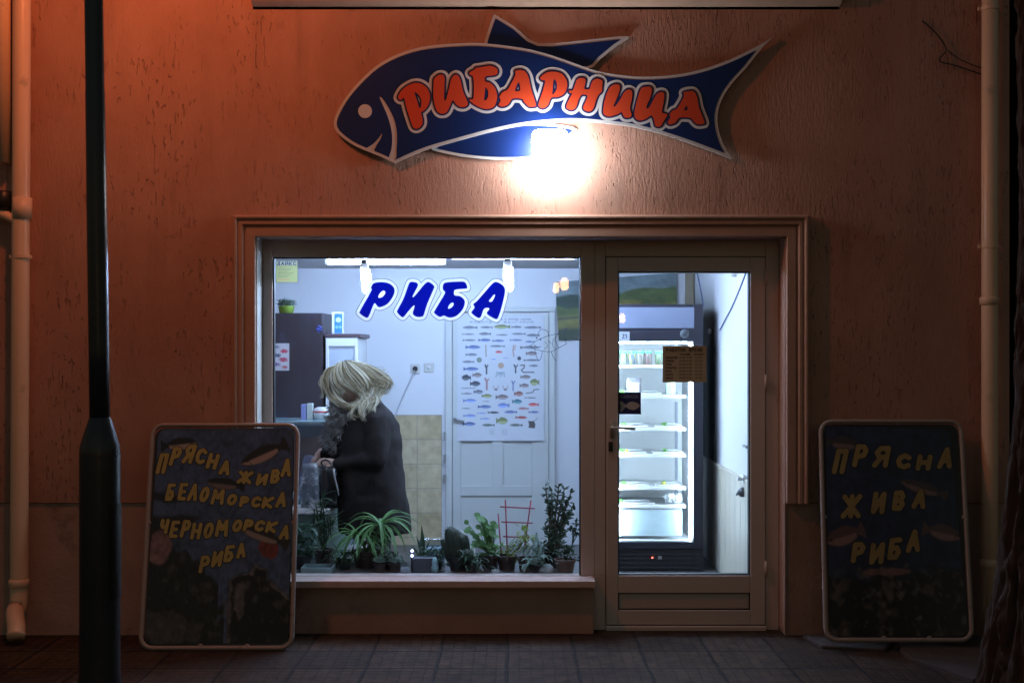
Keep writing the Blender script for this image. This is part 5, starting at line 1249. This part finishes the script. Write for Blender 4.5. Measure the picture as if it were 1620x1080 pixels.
b_.ell(hc + fv*.088 + uv_*.022, (.014,.050,.010), 10, 6, HM)                        # brow
b_.ell(hc + fv*.088 - uv_*.070, (.013,.024,.007), 10, 6, HM); b_.ell(hc + fv*.086 - uv_*.082, (.012,.021,.007), 10, 6, HM)   # lips
for sd in (1, -1): b_.ell(hc + sv*.076*sd - uv_*.02 - fv*.005, (.020,.009,.032), 10, 8, HM)   # ears
cap(b_, [hc - uv_*.05 - fv*.035, pw(578, 640), pw(592, 662)], [.052,.055,.065], 14)
cap(b_, [pw(592, 664), pw(592, 700), pw(592, 750)], [.075,.085,.09], 14)
# arms: near (left arm, camera side) and far
nS, nE, nW = pw(598, 668, -.17), pw(596, 727, -.21), pw(533, 733, -.13)
fS, fE, fW = pw(572, 664, .17), pw(545, 716, .19), pw(507, 717, .10)
cap(b_, [nS + Vector((-.02,.04,-.02)), nE], [.042,.042]); cap(b_, [nE, nW], [.043,.026]); cap(b_, [fS + Vector((0,-.03,-.02)), fE], [.042,.042]); cap(b_, [fE, fW], [.043,.026])
for dy in (-.09, .09):
    hip, kn, an = pw(600, 790, dy), Vector((pw(598,0).x, yw+dy, .50)), Vector((pw(602,0).x, yw+dy, .09))
    cap(b_, [hip, kn, an], [.085,.058,.040]); cap(b_, [an, Vector((an.x-.13, an.y, .05))], [.035,.028])
def hand(mb_, w_, d, n, curl, thumb_side, L=.095):
    d = Vector(d).normalized(); n = (Vector(n) - d*Vector(n).dot(d)).normalized(); s = d.cross(n).normalized()*thumb_side   # s points to the thumb side
    pal = w_ + d*.045
    M = Matrix((d, s, n)).transposed().to_4x4()
    mb_.ell(pal, (.050,.040,.016), 14, 10, M); cap(mb_, [w_ - d*.02, w_ + d*.015], [.026,.025])
    for k, (off, ln) in enumerate(((.030,.062),(.010,.072),(-.011,.066),(-.030,.052))):
        q0 = pal + d*.036 + s*off; dd = d.copy(); pts = [q0]
        for j, fr in enumerate((.45,.32,.23)):
            dd = (dd*math.cos(curl*(.7+.25*j)) - n*math.sin(curl*(.7+.25*j))).normalized(); q0 = q0 + dd*ln*fr; pts.append(q0)
        cap(mb_, pts, [.0095,.009,.008,.0072], 8)
    t0 = pal - d*.015 + s*.030; cap(mb_, [t0, t0 + (d*.5+s*.75-n*.3).normalized()*.032, t0 + (d*.85+s*.45-n*.5).normalized()*.058], [.012,.0105,.0085], 8)
hand(b_, nW + Vector((-.008,0,.004)), (-1,.05,.10), (.05,-.55,.85), .45, -1)
hand(b_, fW + Vector((-.006,-.01,-.004)), (-.62,-.15,-.78), (-.75,-.35,.55), .35, 1)
ob = b_.build('body', M_skin, woman); remesh(ob, .0068, 3, .45)
m_ = MB()
for sd in (1, -1):
    m_.ell(hc + fv*.080 + sv*.032*sd + uv_*.002, .012, 10, 8)
m_.build('eye', pm('eye_white', (.6,.6,.58), .2), woman, smooth=True)
# coat
c_ = MB(); rings = []
for py, xl, xr_, dep in ((842,538,649,.205),(836,536,651,.21),(815,534,650,.215),(790,535,645,.22),(765,536,640,.215),(740,537,637,.21),(715,537,636,.205),(692,538,635,.20),(672,543,631,.19),(656,552,622,.17),(644,562,611,.135),(634,570,602,.10),(627,574,598,.085)):
    a_, b2 = pw(xl, py), pw(xr_, py); cx_ = (a_.x+b2.x)/2; hw = (b2.x-a_.x)/2
    rings.append([Vector((cx_ + hw*math.copysign(abs(math.cos(t))**.85, math.cos(t)), yw + dep*math.copysign(abs(math.sin(t))**.85, math.sin(t)), a_.z)) for t in [2*math.pi*k/36 for k in range(36)]])
c_.rings(rings)
cap(c_, [nS + Vector((-.01,.03,0)), nS + (nE-nS)*.5 + Vector((0.0,0,0)), nE], [.092,.080,.068], 16); cap(c_, [nE, nE + (nW-nE)*.5 + Vector((0,0,-.004)), nW + Vector((.012,0,0))], [.066,.056,.043], 16)
cap(c_, [fS + Vector((0,-.03,0)), fE], [.088,.066], 16); cap(c_, [fE, fW + Vector((.012,0,0))], [.064,.042], 16)
cap(c_, [pw(548, 690, -.03), pw(545, 705, .0)], [.10,.11], 16)            # bust
ob = c_.build('coat', M_coat, woman); remesh(ob, .011, 4, .5)
tx_ = bpy.data.textures.new('folds', 'CLOUDS'); tx_.noise_scale = .11; tx_.noise_depth = 1
dm = ob.modifiers.new('folds', 'DISPLACE'); dm.texture = tx_; dm.strength = .022; dm.mid_level = .5; dm.texture_coords = 'LOCAL'
m_ = MB()
for dy in (-.09, .09):
    cap(m_, [pw(600, 800, dy), Vector((pw(598,0).x, yw+dy, .5)), Vector((pw(602,0).x, yw+dy, .33))], [.10,.075,.06])
m_.build('trousers', M_trous, woman, smooth=True)
for dy in (-.09, .09):
    m_ = MB(); x = pw(602,0).x; m_.tube([(x,yw+dy,.36),(x,yw+dy,.18),(x,yw+dy,.07),(x,yw+dy,.0145)], [.064,.055,.052,.05], 14); m_.ell((x-.09, yw+dy, .049), (.11,.045,.036), 14, 8)
    m_.build('boot', M_boot, woman, smooth=True)
# fur collar
m_ = MB()
fpts = [(533,648,.105),(545,660,.12),(528,668,.10),(540,684,.11),(522,690,.08),(533,702,.085),(560,652,.12)]
for px, py, dy in fpts: m_.ell(pw(px, py, -dy+.05), (.055,.07,.055), 12, 8)
for px, py, dy in fpts:
    for k in range(150):
        t1, t2 = random.uniform(0, 6.28), random.uniform(-1, 1); q_ = Vector((math.cos(t1)*math.sqrt(1-t2*t2), -abs(math.sin(t1))*math.sqrt(1-t2*t2), t2))
        p = pw(px, py, -dy+.05) + Vector((q_.x*.055, q_.y*.07, q_.z*.055))
        m_.tube([p, p + (q_ + Vector((random.uniform(-.6,.6), 0, random.uniform(-1.1,.3)))).normalized()*random.uniform(.018,.042)], [.0026,.0005], 4)
m_.build('fur_collar', M_fur, woman)
# hair
GU = [[(528,580),(512,588),(508,603),(513,618),(522,630),(534,639),(548,642)], [(532,577),(521,592),(522,611),(530,630),(543,641),(558,643),(572,634)],
      [(538,573),(534,588),(542,604),(558,614),(574,626),(573,640)], [(548,571),(557,582),(571,597),(579,615),(577,632),(567,645)],
      [(553,571),(569,578),(586,592),(600,607),(597,622),(588,630)], [(556,572),(577,577),(598,589),(612,601),(614,612),(604,622)], [(560,575),(585,581),(605,591),(617,600),(613,607)]]
def dome(px, py, sgn, lift):
    q_ = pw(px, py); r_ = math.hypot(q_.x-hc.x, q_.z-hc.z) / .135
    y_ = .030 + .072*math.sqrt(max(0, 1 - r_*r_))
    if py > 624: y_ = max(y_, float(np.interp(py, [624,634,644,656,672], [.075,.112,.147,.182,.205])) + .004)
    return sgn * (y_ + lift)
hm = MB(); 
hm.ell(hc - fv*.034 + uv_*.026, (.092,.076,.104), 22, 14, HM); hm.ell(hc + fv*.045 + uv_*.055, (.052,.062,.055), 16, 10, HM); hm.ell(pw(585, 603, .02), (.075,.05,.050), 16, 10); hm.ell(pw(580, 617, .02), (.06,.05,.04), 16, 10)
def strand(path, r0, sgn):
    jx, jy, lf_ = random.gauss(0, 1.9), random.gauss(0, 1.9), random.uniform(-.006, .018)
    ph, am = random.uniform(0, 6.28), random.uniform(.8, 3.4); pts = []
    for i, (x, y_) in enumerate(path):
        t = i/(len(path)-1); w_ = am*math.sin(ph + 9*t)*t
        pts.append(pw(x + jx*(.4+t) + w_, y_ + jy*(.4+t) + w_*.6, dome(x, y_, sgn, lf_)))
    sp_ = smooth_path(pts, 3); n = len(sp_); hm.mi = random.choice((0,0,1,1,2))
    hm.tube(sp_, [r0*(.55 + .6*math.sin(math.pi*min(1, .15+k/n))) * (1 - .55*(k/n)**3) for k in range(n)], 5)
def resample(pts, n):
    p = [Vector((*q_, 0)) for q_ in pts]; p = smooth_path(p, 6); d = [0]
    for a, b in zip(p[:-1], p[1:]): d.append(d[-1] + (b-a).length)
    out = []
    for k in range(n):
        t = d[-1]*k/(n-1); i = min(len(d)-2, max(j for j in range(len(d)) if d[j] <= t+1e-9)); f_ = (t-d[i])/max(1e-9, d[i+1]-d[i]); out.append(p[i]+(p[i+1]-p[i])*f_)
    return [(v.x, v.y) for v in out]
RG = [resample(g_, 8) for g_ in GU]
for gi, (a, b) in enumerate(zip(RG[:-1], RG[1:])):
    for k in range(80):
        t = random.random(); pth = [(x0*(1-t)+x1*t, y0*(1-t)+y1*t) for (x0, y0), (x1, y1) in zip(a, b)]
        if gi == 1: pth = pth[:5] if .25 < t < .8 else pth
        elif random.random() < .35: pth = pth[:random.randint(5, 7)]
        strand(pth, random.uniform(.0014, .0034), -1)
for k in range(40):
    i = random.randint(0, 5); t = random.random(); strand([(x0*(1-t)+x1*t, y0*(1-t)+y1*t) for (x0, y0), (x1, y1) in zip(RG[i], RG[i+1])], .0045, 1)
for cp in ([(573,630),(565,641),(557,650),(555,658),(561,661)], [(578,633),(572,644),(569,652),(573,657)], [(600,612),(610,614),(615,606)], [(566,640),(556,644),(545,640)], [(598,600),(612,600),(620,606),(617,612)], [(596,612),(606,622),(612,620)], [(580,625),(590,634),(596,630)], [(598,598),(613,605),(607,617),(597,622),(601,632)], [(590,606),(604,614),(600,626),(590,628)], [(584,612),(588,624),(582,634),(588,642)], [(572,618),(576,632),(570,645),(575,654),(569,660)], [(575,625),(581,640),(573,654),(577,666)], [(590,620),(597,634),(590,646),(595,657)], [(584,618),(590,632),(583,644),(587,652)], [(545,571),(562,573),(580,580),(600,586),(610,584)], [(520,585),(509,596),(507,608),(512,622),(509,628)]):
    for k in range(15): strand(resample(cp, 7), .0021, -1)
ho = hm.build('hair', M_hair, woman, smooth=True)
ho.data.materials.append(pm('pale_blonde_hair', (.66,.62,.50), .38, var=.3, scale=30)); ho.data.materials.append(pm('dark_blonde_hair', (.15,.12,.07), .45, var=.4, scale=30))

# handbag and clear bag standing on the counter edge
zwk = .5925
def softbag(cx_, cy_, w2, d2, h, seed, top=.7):
    rs = []
    for k in range(9):
        t = k/8; f_ = (1 + .10*math.sin(math.pi*t)) * (1 - (1-top)*max(0, t-.35)/.65); ring = []
        for j in range(24):
            a = 2*math.pi*j/24; c, s = math.cos(a), math.sin(a); r_ = 1/((abs(c)**4+abs(s)**4)**.25)
            v = Vector((c*r_*w2*f_, s*r_*d2*f_, t*h)); nn = mnoise.noise(v*14 + Vector((seed, 0, 0)))*.014 + mnoise.noise(v*34 + Vector((seed, 3, 0)))*.006
            ring.append(Vector((cx_, cy_, zwk)) + v + Vector((c, s, 0))*nn*(1 if t > .05 else .2))
        rs.append(ring)
    m_ = MB(); m_.rings(rs); return m_
xa, xb = P(509, 0, 1.0).x, P(534, 0, 1.0).x
hbag = empty('handbag', Vector(((xa+xb)/2, 1.02, zwk)), 'glossy black handbag held open on the counter edge by the woman', 'handbag')
softbag((xa+xb)/2, 1.02, (xb-xa)/2+.008, .05, .265, 3, .85).build('bag', pm('black_leather', (.010,.010,.012), .25, var=.3, bump=.6, bscale=30), hbag, smooth=True)
m_ = MB(); m_.tube(smooth_path([P(528, 742, .965), P(530, 757, .955), P(534, 772, .955), P(536, 783, .96)], 3), .006, 8); m_.build('zip', M_metal, hbag, smooth=True)
m_ = MB(); m_.tube(smooth_path([Vector((xa+.02, 1.0, zwk+.25)), P(508, 731, 1.0), P(518, 728, 1.0), Vector((xb-.01, 1.0, zwk+.25))], 4), .006, 8); m_.build('handle', MATS['black_leather'], hbag, smooth=True)
xa, xb = P(475, 0, 1.0).x, P(506, 0, 1.0).x
M_film = pm('clear_film_goods', (.10,.12,.15), .16, var=.9, scale=26, bump=1, bscale=22, spec=.9, dirt=(.68,.68,.72), dscale=11, dth=.50)
cb = softbag((xa+xb)/2, 1.03, (xb-xa)/2, .055, .285, 9, .72); cb.thing('plastic_bag', M_film, 'crumpled clear plastic shopping bag with goods left of the black handbag', 'plastic bag', Vector(((xa+xb)/2, 1.03, zwk)), smooth=True)

# ================================================================== PLANTS AND ODDS ON THE WINDOW BOARD
ZB = .3005
def pot(px, y_, r_, h, mat, root, taper=.78):
    x = P(px, 0, y_).x; m_ = MB()
    m_.lathe((x, y_, ZB), [(r_*taper,0),(r_*.97,h*.80),(r_*1.06,h*.81),(r_*1.08,h),(r_*.95,h),(r_*.93,h*.86),(.001,h*.86)], 24); m_.build('pot', mat, root, angle=35)
    return Vector((x, y_, ZB + h*.86))
def plant(name, px, y_, label, cat='plant', group='plants in the shop window'):
    return empty(name, Vector((P(px, 0, y_).x, y_, ZB)), label, cat, group)
# spider plant
o = plant('spider_plant', 578, .50, 'large spider plant with long arching green leaves in the window')
c0 = pot(580, .50, .085, .10, M_terra, o)
m_ = MB()
for (px, py, n, up) in ((602, 832, 34, 1.05), (566, 848, 30, .9)):
    q_ = P(px, py, .48)
    for k in range(5): m_.tube([c0 + Vector((random.uniform(-.02,.02), random.uniform(-.02,.02), 0)), q_ + Vector((random.uniform(-.012,.012), random.uniform(-.012,.012), 0))], .0035, 6)
    for k in range(16): leafcard(m_, c0 + (q_-c0)*random.random(), (random.uniform(-1,1), random.uniform(-1,.2), random.uniform(-.2,.9)), random.uniform(.10,.2), .016, .2, 1.8, 7)
    for k in range(n):
        a = 2*math.pi*k/n + random.uniform(-.2,.2); el = random.uniform(.15, 1.1)
        leafcard(m_, q_, (math.cos(a)*math.cos(el), math.sin(a)*math.cos(el)*.7, math.sin(el)), random.uniform(.20,.36)*up, random.uniform(.014,.024), .18, random.uniform(1.9,3.0), 9)
m_.build('foliage', M_leafS, o, smooth=True)
# dark plant with thin stems at the left
o = plant('leafy_plant', 512, .60, 'dark narrow leaved plant with a pale stem left of the spider plant')
c0 = pot(512, .60, .06, .09, M_terra, o)
m_ = MB()
for k in range(9): 
    e = c0 + Vector((random.uniform(-.09,.07), random.uniform(-.05,.05), random.uniform(.16,.36))); mid = (c0+e)/2 + Vector((random.uniform(-.03,.03),0,.02)); m_.tube(smooth_path([c0, mid, e], 3), .004, 6)
    for j in range(9): leafcard(m_, mid + (e-mid)*random.random(), (random.uniform(-1,1), random.uniform(-.6,.6), random.uniform(-.4,.9)), random.uniform(.07,.13), .014, .2, .8, 4)
m_.build('foliage', M_leafD, o, smooth=True)
o = plant('leafy_plant', 476, .45, 'dark green bushy plant at the far left of the window board')
c0 = pot(478, .45, .06, .08, M_black, o)
m_ = MB()
for k in range(90): leafcard(m_, c0 + Vector((random.uniform(-.08,.07), random.uniform(-.06,.06), random.uniform(.0,.20))), (random.uniform(-1,1), random.uniform(-.8,.4), random.uniform(-.3,.9)), random.uniform(.05,.10), .028, .2, .8, 4)
m_.build('foliage', M_leafD, o, smooth=True)
for (px, yy, lab, mt, n, hh_) in ((545, .42, 'low dark trailing foliage between the pale tray and the spider plant', M_leafD, 90, .07), (748, .30, 'low dark green ground foliage between the cactus and the round leaved plant', M_leafD, 80, .07), (850, .30, 'low grey green foliage at the foot of the jade plant', M_leafG, 70, .07), (690, .40, 'small dark drooping plant between grey box and cactus', M_leafD, 70, .09), (616, .40, 'low dark foliage behind the two small rosettes', M_leafD, 80, .06)):
    o = plant('trailing_plant', px, yy, lab); c0 = pot(px, yy, .04, .05, M_black, o); m_ = MB()
    for k in range(n): leafcard(m_, c0 + Vector((random.gauss(0,.045), random.gauss(0,.02)-.01, random.uniform(-.01, hh_))), (random.uniform(-1,1), random.uniform(-1,.3), random.uniform(-.3,.8)), random.uniform(.03,.07), random.uniform(.012,.022), .2, .9, 4)
    m_.build('foliage', mt, o, smooth=True)
# white tray
m_ = MB(); xa, xb = P(476, 0, .27).x, P(526, 0, .27).x
for (a, b) in (((xa,.262,ZB),(xb,.272,ZB+.034)),((xa,.40,ZB),(xb,.41,ZB+.034)),((xa,.2725,ZB),(xa+.010,.3995,ZB+.034)),((xb-.010,.2725,ZB),(xb,.3995,ZB+.034)),((xa+.0105,.2725,ZB),(xb-.0105,.3995,ZB+.006))): m_.box(a, b, .002)
m_.thing('tray', pm('pale_tray', (.20,.26,.25), .35), 'shallow pale tray at the left end of the window board', 'tray', Vector(((xa+xb)/2, .335, ZB)))
# low succulents
for px, lab in ((600, 'small grey green rosette in front of the spider plant, nearer the tray'), (625, 'small grey green rosette at the right foot of the spider plant')):
    o = plant('succulent', px, .32, lab, 'succulent'); c0 = pot(px, .32, .036, .05, M_terra, o); m_ = MB()
    for k in range(46):
        a = 2.4*k; el = .15 + 1.2*(k/46); leafcard(m_, c0 + Vector((0,0,.006 + .012*k/46)), (math.cos(a)*math.cos(el), math.sin(a)*math.cos(el), math.sin(el)), .055 - .025*k/46, .018, .25, -.3, 3)
    m_.build('rosette', M_leafG, o, smooth=True)
# grey box planter with dark blades and little LED lamp
p = P(668, 0, .34); m_ = MB(); m_.box((p.x-.055, .30, ZB), (p.x+.075, .38, ZB+.085), .006); m_.thing('planter_box', pm('grey_box', (.06,.062,.075), .5), 'dull grey box in the middle of the window board', 'box', Vector((p.x, .34, ZB)))
m_ = MB(); q_ = P(666, 0, .44); c0 = Vector((q_.x, .44, ZB))
o = plant('snake_plant', 668, .45, 'dark pointed leaves standing behind the grey box'); c0 = pot(668, .45, .04, .07, M_terra, o); m_ = MB()
for dx, h_l, tl in ((-.02,.14,-.2),(.008,.20,-.05),(.03,.12,.3),(.05,.10,.6),(-.035,.09,-.6)): leafcard(m_, c0 + Vector((dx*.5,0,0)), (tl,.1,1), h_l, .030, .3, .05, 5)
m_.build('foliage', M_leafD, o, smooth=True)
q_ = P(652, 875, .30); o = empty('led_lamp', Vector((q_.x, .31, ZB)), 'tiny lamp with two glowing blue white lights beside the grey box', 'lamp')
m_ = MB(); m_.tube([Vector((q_.x,.315,ZB)), Vector((q_.x,.315,q_.z+.02))], .009, 10); m_.build('body', M_black, o, smooth=True)
for py in (871, 878.5): m_ = MB(); m_.ell(P(652, py, .299), .0075, 10, 8); m_.build('light', em('blue_led', (.35,.42,1), 14), o, smooth=True)
q_ = P(641, 0, .27); m_ = MB(); m_.box((q_.x-.028, .262, ZB), (q_.x+.022, .285, ZB+.036), .008); m_.thing('card_tag', pm('grey_card', (.30,.33,.38), .6), 'small grey card leaning at the front of the window board', 'card', Vector((q_.x, .27, ZB)))
# clear container
q_ = P(690, 0, .60); o = empty('plastic_container', Vector((q_.x, .60, ZB)), 'clear plastic container of pale goods behind the cactus', 'container')
m_ = MB(); m_.box((q_.x-.10, .54, ZB+.001), (q_.x+.06, .66, ZB+.16), .012); m_.build('tub', glassmat('clear_tub', (.80,.86,.92), 2.5, .08), o)
m_ = MB(); m_.box((q_.x-.085, .555, ZB+.003), (q_.x+.045, .645, ZB+.10), .01); m_.build('goods', pm('pale_goods', (.34,.42,.46), .5, var=.8, scale=30), o)
# cactus
o = plant('cactus', 722, .38, 'dark lumpy cactus in a dark pot in the middle of the window'); c0 = pot(728, .38, .075, .085, M_black, o)
def cactus(mb_, p0, p1, r_):
    n = 12; 
    for i in range(n+1): pass
    rs = []; ax = (p1-p0)
    for i in range(11):
        t = i/10; rr_ = r_ * math.sqrt(max(.02, 1-(2*t-1)**4)) ; c = p0 + ax*t; ring = []
        for j in range(28):
            a = 2*math.pi*j/28; k_ = 1 + .10*math.cos(a*9); ring.append(c + Vector((math.cos(a)*rr_*k_, math.sin(a)*rr_*k_, 0)))
        rs.append(ring)
    mb_.rings(rs)
    for i in range(140):
        a = random.uniform(0, 6.28); t = random.uniform(.08,.98); b = p0 + ax*t + Vector((math.cos(a), math.sin(a), 0))*r_*.98*math.sqrt(max(.02, 1-(2*t-1)**4)); mb_.tube([b, b + Vector((math.cos(a), math.sin(a), random.uniform(-.3,.6)))*.013], [.0012,.0003], 3)
m_ = MB(); cactus(m_, c0 + Vector((-.02,0,-.03)), P(713, 832, .38), .046); cactus(m_, c0 + Vector((.01,.03,-.03)), P(727, 842, .40), .05); cactus(m_, c0 + Vector((-.055,-.01,-.02)), P(701, 852, .37), .024); cactus(m_, c0 + Vector((.03,-.03,-.03)), P(738, 868, .36), .04)
m_.build('stem', pm('cactus_green', (.022,.030,.016), .7, var=.4, scale=30), o, smooth=True)
q_ = P(738, 0, .47); o = empty('white_bottle', Vector((q_.x+.02, .50, ZB)), 'slim white plastic spout showing bright behind the cactus', 'bottle')
m_ = MB(); m_.lathe((q_.x+.02, .50, ZB), [(.03,0),(.032,.01),(.032,.10),(.016,.13)], 16); m_.build('bottle', M_white, o, smooth=True)
m_ = MB(); m_.tube(smooth_path([Vector((q_.x+.02,.50,ZB+.13)), P(741, 860, .50), P(735, 846, .50), P(727, 839, .50)], 3), [.014,.014,.013,.012,.012,.011,.010,.009,.009,.008][:10], 10); m_.build('spout', M_white, o, smooth=True)
q_ = P(688, 0, .30); m_ = MB(); m_.lathe((q_.x, .30, ZB), [(.018,0),(.022,.03),(.015,.05),(.02,.06),(.012,.085),(.004,.09)], 12); m_.thing('figurine', pm('pale_teal_glaze', (.32,.50,.52), .3, var=.3, scale=40), 'small pale teal figurine in front of the grey box', 'figurine', Vector((q_.x, .30, ZB)), smooth=True)
# pale green plant with round leaves
def roundleaf(mb_, p, nrm, r_):
    nrm = Vector(nrm).normalized(); a = nrm.cross(Vector((.3,.2,1))).normalized(); b = nrm.cross(a); n = 9
    c = mb_.bm.verts.new(p - nrm*r_*.25); vs = [mb_.bm.verts.new(p + (a*math.cos(2*math.pi*k/n) + b*math.sin(2*math.pi*k/n))*r_*(1+.12*math.cos(4*math.pi*k/n)) + nrm*r_*.1*math.cos(6*math.pi*k/n)) for k in range(n)]
    for k in range(n): mb_.bm.faces.new((c, vs[k], vs[(k+1) % n]))
o = plant('geranium', 772, .45, 'pale green plant with rounded leaves beside the cactus'); c0 = pot(775, .45, .06, .085, M_terra, o)
m_ = MB(); m2 = MB()
for (px, py, n) in ((757,820,5),(765,824,5),(773,828,6),(782,828,4),(768,842,8),(780,846,8),(745,841,4),(755,845,5),(740,828,1),(761,860,9),(775,865,9),(788,868,7),(750,862,5),(770,882,8),(757,880,6)):
    for k in range(n):
        e = P(px + random.gauss(0, 4), py + random.gauss(0, 4), .45 + random.uniform(-.06,.05)); m2.tube(smooth_path([c0, (c0+e)/2 + Vector((random.uniform(-.02,.02), 0, .01)), e], 2), .0022, 5)
        roundleaf(m_, e, (random.uniform(-.7,.7), random.uniform(-1,-.2), random.uniform(.1,1)), random.uniform(.014,.024))
m_.build('foliage', M_leafP, o, smooth=True); m2.build('stem', M_leafP, o)
# plant on a red trellis
o = plant('trellis_plant', 815, .42, 'yellow green plant climbing a small red trellis'); c0 = pot(802, .40, .058, .085, M_terra, o)
m_ = MB(); t4 = lambda a, b: m_.tube([P(*a, .46), P(*b, .455)], .0045, 6)
t4((799.5, 790), (803.5, 893)); t4((840, 791), (826, 893)); t4((791, 801), (846, 804)); t4((793, 825), (843, 827)); t4((796, 848), (838, 850)); m_.tube([P(788,812,.44), P(794,888,.43)], .004, 6)
m_.build('trellis', pm('red_plastic', (.30,.025,.05), .4), o, smooth=True)
m_ = MB()
for (px, py, n) in ((830,842,12),(836,850,12),(826,856,12),(818,862,9),(806,874,10),(796,870,8),(815,880,9),(832,866,10)):
    for k in range(n): leafcard(m_, P(px+random.gauss(0,4), py+random.gauss(0,4), .43+random.uniform(-.05,.04)), (random.uniform(-1,1), random.uniform(-.9,.1), random.uniform(-.3,1)), random.uniform(.03,.05), .02, .2, .6, 4)
for k in range(8): m_.tube(smooth_path([c0, P(812+random.uniform(-10,20), 865, .43), P(828+random.uniform(-10,10), 846, .43)], 3), .0025, 5)
m_.build('foliage', M_leafY, o, smooth=True)
# second pot beside, striped leaves
o = plant('leafy_plant', 838, .36, 'low plant with grey striped leaves right of the trellis'); c0 = pot(832, .36, .048, .08, M_terra, o); m_ = MB()
for k in range(40): leafcard(m_, P(848+random.gauss(0,9), 866+random.gauss(0,9), .38+random.uniform(-.04,.04)), (random.uniform(-1,1), random.uniform(-.9,.2), random.uniform(-.6,.6)), random.uniform(.05,.09), .016, .2, 1.0, 5)
for k in range(10): m_.tube(smooth_path([c0, (c0+P(848,866,.38))/2 + Vector((0,0,.03)), P(848+random.gauss(0,8), 866+random.gauss(0,6), .38)], 3), .002, 5)
m_.build('foliage', M_leafG, o, smooth=True)
# jade plant
o = plant('jade_plant', 878, .46, 'tall dark jade plant with thick leaves at the right of the window'); c0 = pot(868, .48, .068, .10, M_black, o)
m_ = MB(); m2 = MB()
tips = [(863,770),(873,775),(884,768),(893,772),(903,780),(868,788),(880,790),(896,792),(908,796),(905,806),(870,800),(886,806),(898,812),(876,818),(862,828),(890,826),(880,836),(868,842),(895,838),(884,850),(872,856),(860,858),(890,860),(876,868)]
for (px, py) in tips:
    e = P(px, py, .46 + random.uniform(-.05,.05)); mid = P(874 + (px-874)*.4, py + (890-py)*.45, .46)
    m2.tube(smooth_path([c0, mid, e], 4), [.008,.0078,.0075,.007,.0065,.006,.005,.0045,.004][:9], 7)
    for k in range(13):
        q_ = mid + (e-mid)*random.uniform(.35, 1.05); dv = Vector((random.uniform(-1,1), random.uniform(-1,.6), random.uniform(-.4,1))).normalized()
        M = dv.to_track_quat('X', 'Z').to_matrix().to_4x4(); m_.ell(q_ + dv*.018, (.020,.0115,.004), 8, 5, M)
m_.build('foliage', pm('jade_leaf', (.035,.065,.035), .4, var=.4, scale=20), o, smooth=True); m2.build('stem', pm('jade_stem', (.10,.09,.06), .7), o, smooth=True)
o = plant('potted_herb', 895, .34, 'small leafy plant in a light clay pot at the right end of the window board'); c0 = pot(894, .34, .062, .072, M_terra2, o)
m_ = MB()
for k in range(70): leafcard(m_, c0 + Vector((random.gauss(0,.03), random.gauss(0,.025), random.uniform(0,.08))), (random.uniform(-1,1), random.uniform(-.8,.6), random.uniform(.1,1)), .04, .016, .2, .6, 4)
for (px, py) in ((912,830),(908,838),(915,842),(905,832)):
    m_.tube(smooth_path([c0, P(905, 862, .36), P(px, py, .38)], 3), .003, 5)
    for k in range(9): leafcard(m_, P(px+random.gauss(0,3), py+random.gauss(0,4), .38), (random.uniform(-1,1), random.uniform(-1,.3), random.uniform(-.6,.8)), .035, .018, .2, .6, 4)
m_.build('foliage', M_leafD, o, smooth=True)
def stone(px, y_, r_, lab, mat):
    x = P(px, 0, y_).x; m_ = MB(); t = bmesh.new(); bmesh.ops.create_icosphere(t, subdivisions=3, radius=1)
    for v in t.verts: v.co = Vector((v.co.x*r_*1.15, v.co.y*r_*.9, max(-.55, v.co.z)*r_*.9)) * (1 + .12*mnoise.noise(v.co*2 + Vector((px,0,0))))
    mz = min(v.co.z for v in t.verts); m_.merge(t, Matrix.Translation((x, y_, ZB - mz))); m_.thing('stone', mat, lab, 'stone', Vector((x, y_, ZB)), 'stones on the window board', smooth=True)
M_st = pm('pale_stone', (.30,.30,.29), .8, var=.3, scale=20, bump=.5)
stone(865, .275, .038, 'larger pale round stone in front of the light clay pot', M_st); stone(783, .262, .019, 'small pale stone below the round leaved plant', M_st); stone(759, .30, .022, 'small grey stone next to the cactus pot', M_st)
